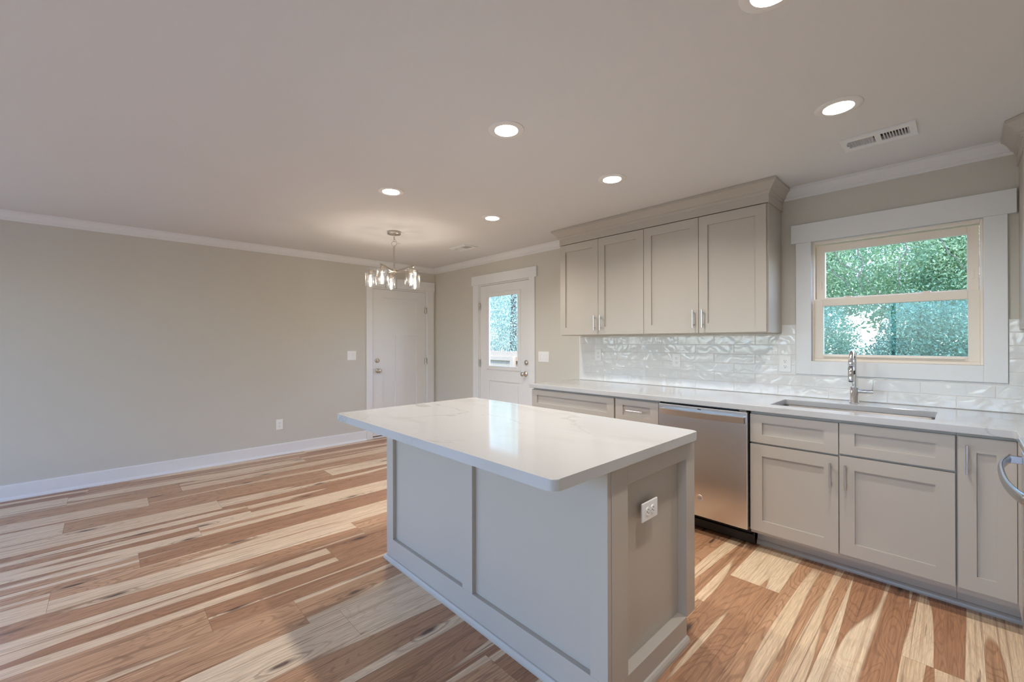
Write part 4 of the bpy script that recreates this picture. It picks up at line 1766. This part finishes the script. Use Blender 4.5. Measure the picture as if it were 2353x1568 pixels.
def leaves(name, blobs, size, mat, parent, seed, droop=0.0):
    """blobs: (centre, radii, count); every leaf a folded diamond; one mesh for one crown"""
    rg = np.random.default_rng(seed)
    C, Sx = [], []
    for c, r, n in blobs:
        d = rg.normal(size=(n, 3))
        d /= np.linalg.norm(d, axis=1)[:, None]
        rad = rg.uniform(0.25, 1.0, size=(n, 1)) ** 0.45
        # clump the shell so that gaps and masses show
        ph = rg.uniform(0, 6.28, 6)
        cl = np.sin(d[:, 0] * 7 + ph[0]) + np.sin(d[:, 1] * 7 + ph[1]) + np.sin(d[:, 2] * 8 + ph[2])
        rad = rad * (1 + 0.07 * cl[:, None])
        C.append(np.array(c) + d * rad * np.array(r))
    C = np.concatenate(C)
    n = len(C)
    a = rg.normal(size=(n, 3))
    a[:, 2] -= droop
    a /= np.linalg.norm(a, axis=1)[:, None]
    b = rg.normal(size=(n, 3))
    b -= (b * a).sum(1)[:, None] * a
    b /= np.linalg.norm(b, axis=1)[:, None]
    nn = np.cross(a, b)
    s = size * rg.uniform(0.6, 1.3, size=(n, 1))
    p0 = C - a * s * 0.5
    p2 = C + a * s * 0.5
    p1 = C - a * s * 0.08 + b * s * 0.22 + nn * s * 0.10
    p3 = C - a * s * 0.08 - b * s * 0.22 + nn * s * 0.10
    Vv = np.stack([p0, p1, p2, p3], 1).reshape(-1, 3)
    root = parent
    while root is not None and root.parent is not None:
        root = root.parent
    if root is not None:
        Vv = Vv - np.array(root.location)
    F = np.arange(4 * n).reshape(-1, 4)
    me = bpy.data.meshes.new(name)
    me.vertices.add(4 * n)
    me.vertices.foreach_set('co', Vv.astype(np.float32).ravel())
    me.loops.add(4 * n)
    me.loops.foreach_set('vertex_index', F.astype(np.int32).ravel())
    me.polygons.add(n)
    me.polygons.foreach_set('loop_start', (np.arange(n) * 4).astype(np.int32))
    me.update(calc_edges=True)
    me.materials.append(mat)
    o = bpy.data.objects.new(name, me)
    COL.objects.link(o)
    if parent is not None:
        o.parent = parent
    return o


def tree(name, label, base, trunk, branches, blobs, size, mat, seed, droop=0.0):
    t = thing(name, label, 'tree' if 'tree' in name else 'shrub', base)
    bm = B()
    tube(bm, trunk[0], trunk[1], 12)
    obj('trunk', bm, M['bark'], t)
    if branches:
        bm = B()
        for pts, r in branches:
            tube(bm, pts, [r * (1 - 0.75 * k / (len(pts) - 1)) for k in range(len(pts))], 7)
        obj('branches', bm, M['bark'], t)
    leaves('foliage', blobs, size, mat, t, seed, droop)
    return t


def wander(p, q, n, amp, rnd):
    p, q = V(p), V(q)
    return [p.lerp(q, k / n) + V((rnd.uniform(-amp, amp), rnd.uniform(-amp, amp), rnd.uniform(-amp, amp))) * (0 if k == 0 else 1) for k in range(n + 1)]


rb = random.Random(9)
# leafy tree with hanging branches close behind the window
br = []
for p, q in (((3.3, 6.3, 3.6), (4.6, 5.75, 2.05)), ((4.9, 6.2, 3.4), (4.75, 5.7, 2.0)), ((3.3, 6.3, 3.3), (4.4, 5.8, 1.9)), ((3.3, 6.3, 3.7), (5.7, 6.0, 2.9)), ((3.3, 6.3, 3.0), (3.2, 5.6, 2.2)),
             ((3.3, 6.3, 3.2), (2.0, 6.0, 2.6)), ((4.2, 6.1, 3.1), (4.35, 5.7, 2.1)), ((3.3, 6.3, 3.8), (4.9, 6.2, 3.4)), ((4.9, 6.2, 3.4), (5.6, 5.8, 2.3))):
    br.append((wander(p, q, 9, 0.05, rb), 0.012))
tree('maple_tree', 'bright green leafy tree with thin hanging branches outside the window', (3.2, 6.4, GZ),
     ([(3.2, 6.4, GZ), (3.18, 6.4, 0.6), (3.26, 6.35, 1.8), (3.3, 6.3, 3.0), (3.3, 6.3, 4.2)], [0.13, 0.11, 0.10, 0.085, 0.05]), br,
     [((4.4, 6.7, 2.9), (1.9, 0.7, 0.95), 36000), ((5.8, 6.7, 2.5), (1.1, 0.6, 0.8), 15000), ((2.6, 6.7, 3.2), (1.6, 0.8, 1.1), 7000), ((6.6, 6.9, 3.1), (1.2, 0.7, 0.9), 5000)],
     0.055, M['leaf'], 1, 0.4)
tree('laurel_shrub', 'dense blue green shrub filling the lower right of the window view', (5.35, 4.5, GZ),
     ([(5.35, 4.5, GZ), (5.35, 4.5, 0.4), (5.38, 4.5, 0.9)], [0.06, 0.05, 0.03]), None,
     [((5.2, 4.5, 0.85), (0.78, 0.45, 1.05), 32000), ((6.3, 4.6, 0.75), (0.75, 0.45, 1.0), 9000)], 0.042, M['leafcool'], 2)
tree('holly_shrub', 'dense green shrub filling the lower left of the window view', (3.75, 5.1, GZ),
     ([(3.75, 5.1, GZ), (3.75, 5.1, 0.3), (3.77, 5.1, 0.9)], [0.06, 0.05, 0.03]), None,
     [((3.9, 5.1, 0.75), (0.62, 0.42, 1.05), 21000), ((2.7, 5.1, 0.65), (0.7, 0.45, 1.0), 6000)], 0.042, M['leafcool'], 3)
tree('oak_tree', 'tall pale green tree farther back behind the shrubs in the window', (4.8, 11.5, GZ),
     ([(4.8, 11.5, GZ), (4.82, 11.5, 1.5), (4.75, 11.5, 3.5), (4.8, 11.5, 6)], [0.22, 0.18, 0.14, 0.06]), None,
     [((4.8, 11.3, 3.9), (4.2, 1.6, 2.4), 20000), ((6.2, 11.3, 1.7), (2.2, 1.2, 1.6), 7000), ((1.5, 11.5, 2.2), (2.0, 1.3, 2.0), 5000)], 0.15, M['leaf'], 4)
# overexposed pale tree behind the fence, seen through the glass door
tree('cedar_tree', 'feathery tree coloured overexposed pale behind the wooden fence', (-3.1, 4.6, GZ),
     ([(-3.1, 4.6, GZ), (-3.1, 4.6, 1.5), (-3.05, 4.6, 3.8)], [0.12, 0.10, 0.04]), None,
     [((-3.1, 4.4, 1.8), (2.0, 1.0, 2.0), 42000), ((-1.6, 4.3, 1.1), (1.2, 0.9, 1.3), 6000), ((-4.9, 4.7, 1.6), (1.5, 1.1, 1.8), 12000)], 0.055, M['leafpale'], 5, 0.5)
tree('cypress_tree', 'dark blue green tree top behind the pale feathery tree', (-5.5, 8.5, GZ),
     ([(-5.5, 8.5, GZ), (-5.5, 8.5, 2), (-5.5, 8.5, 5)], [0.16, 0.13, 0.05]), None,
     [((-5.5, 8.3, 3.2), (3.2, 1.4, 2.4), 12000)], 0.13, M['leafcool'], 6)
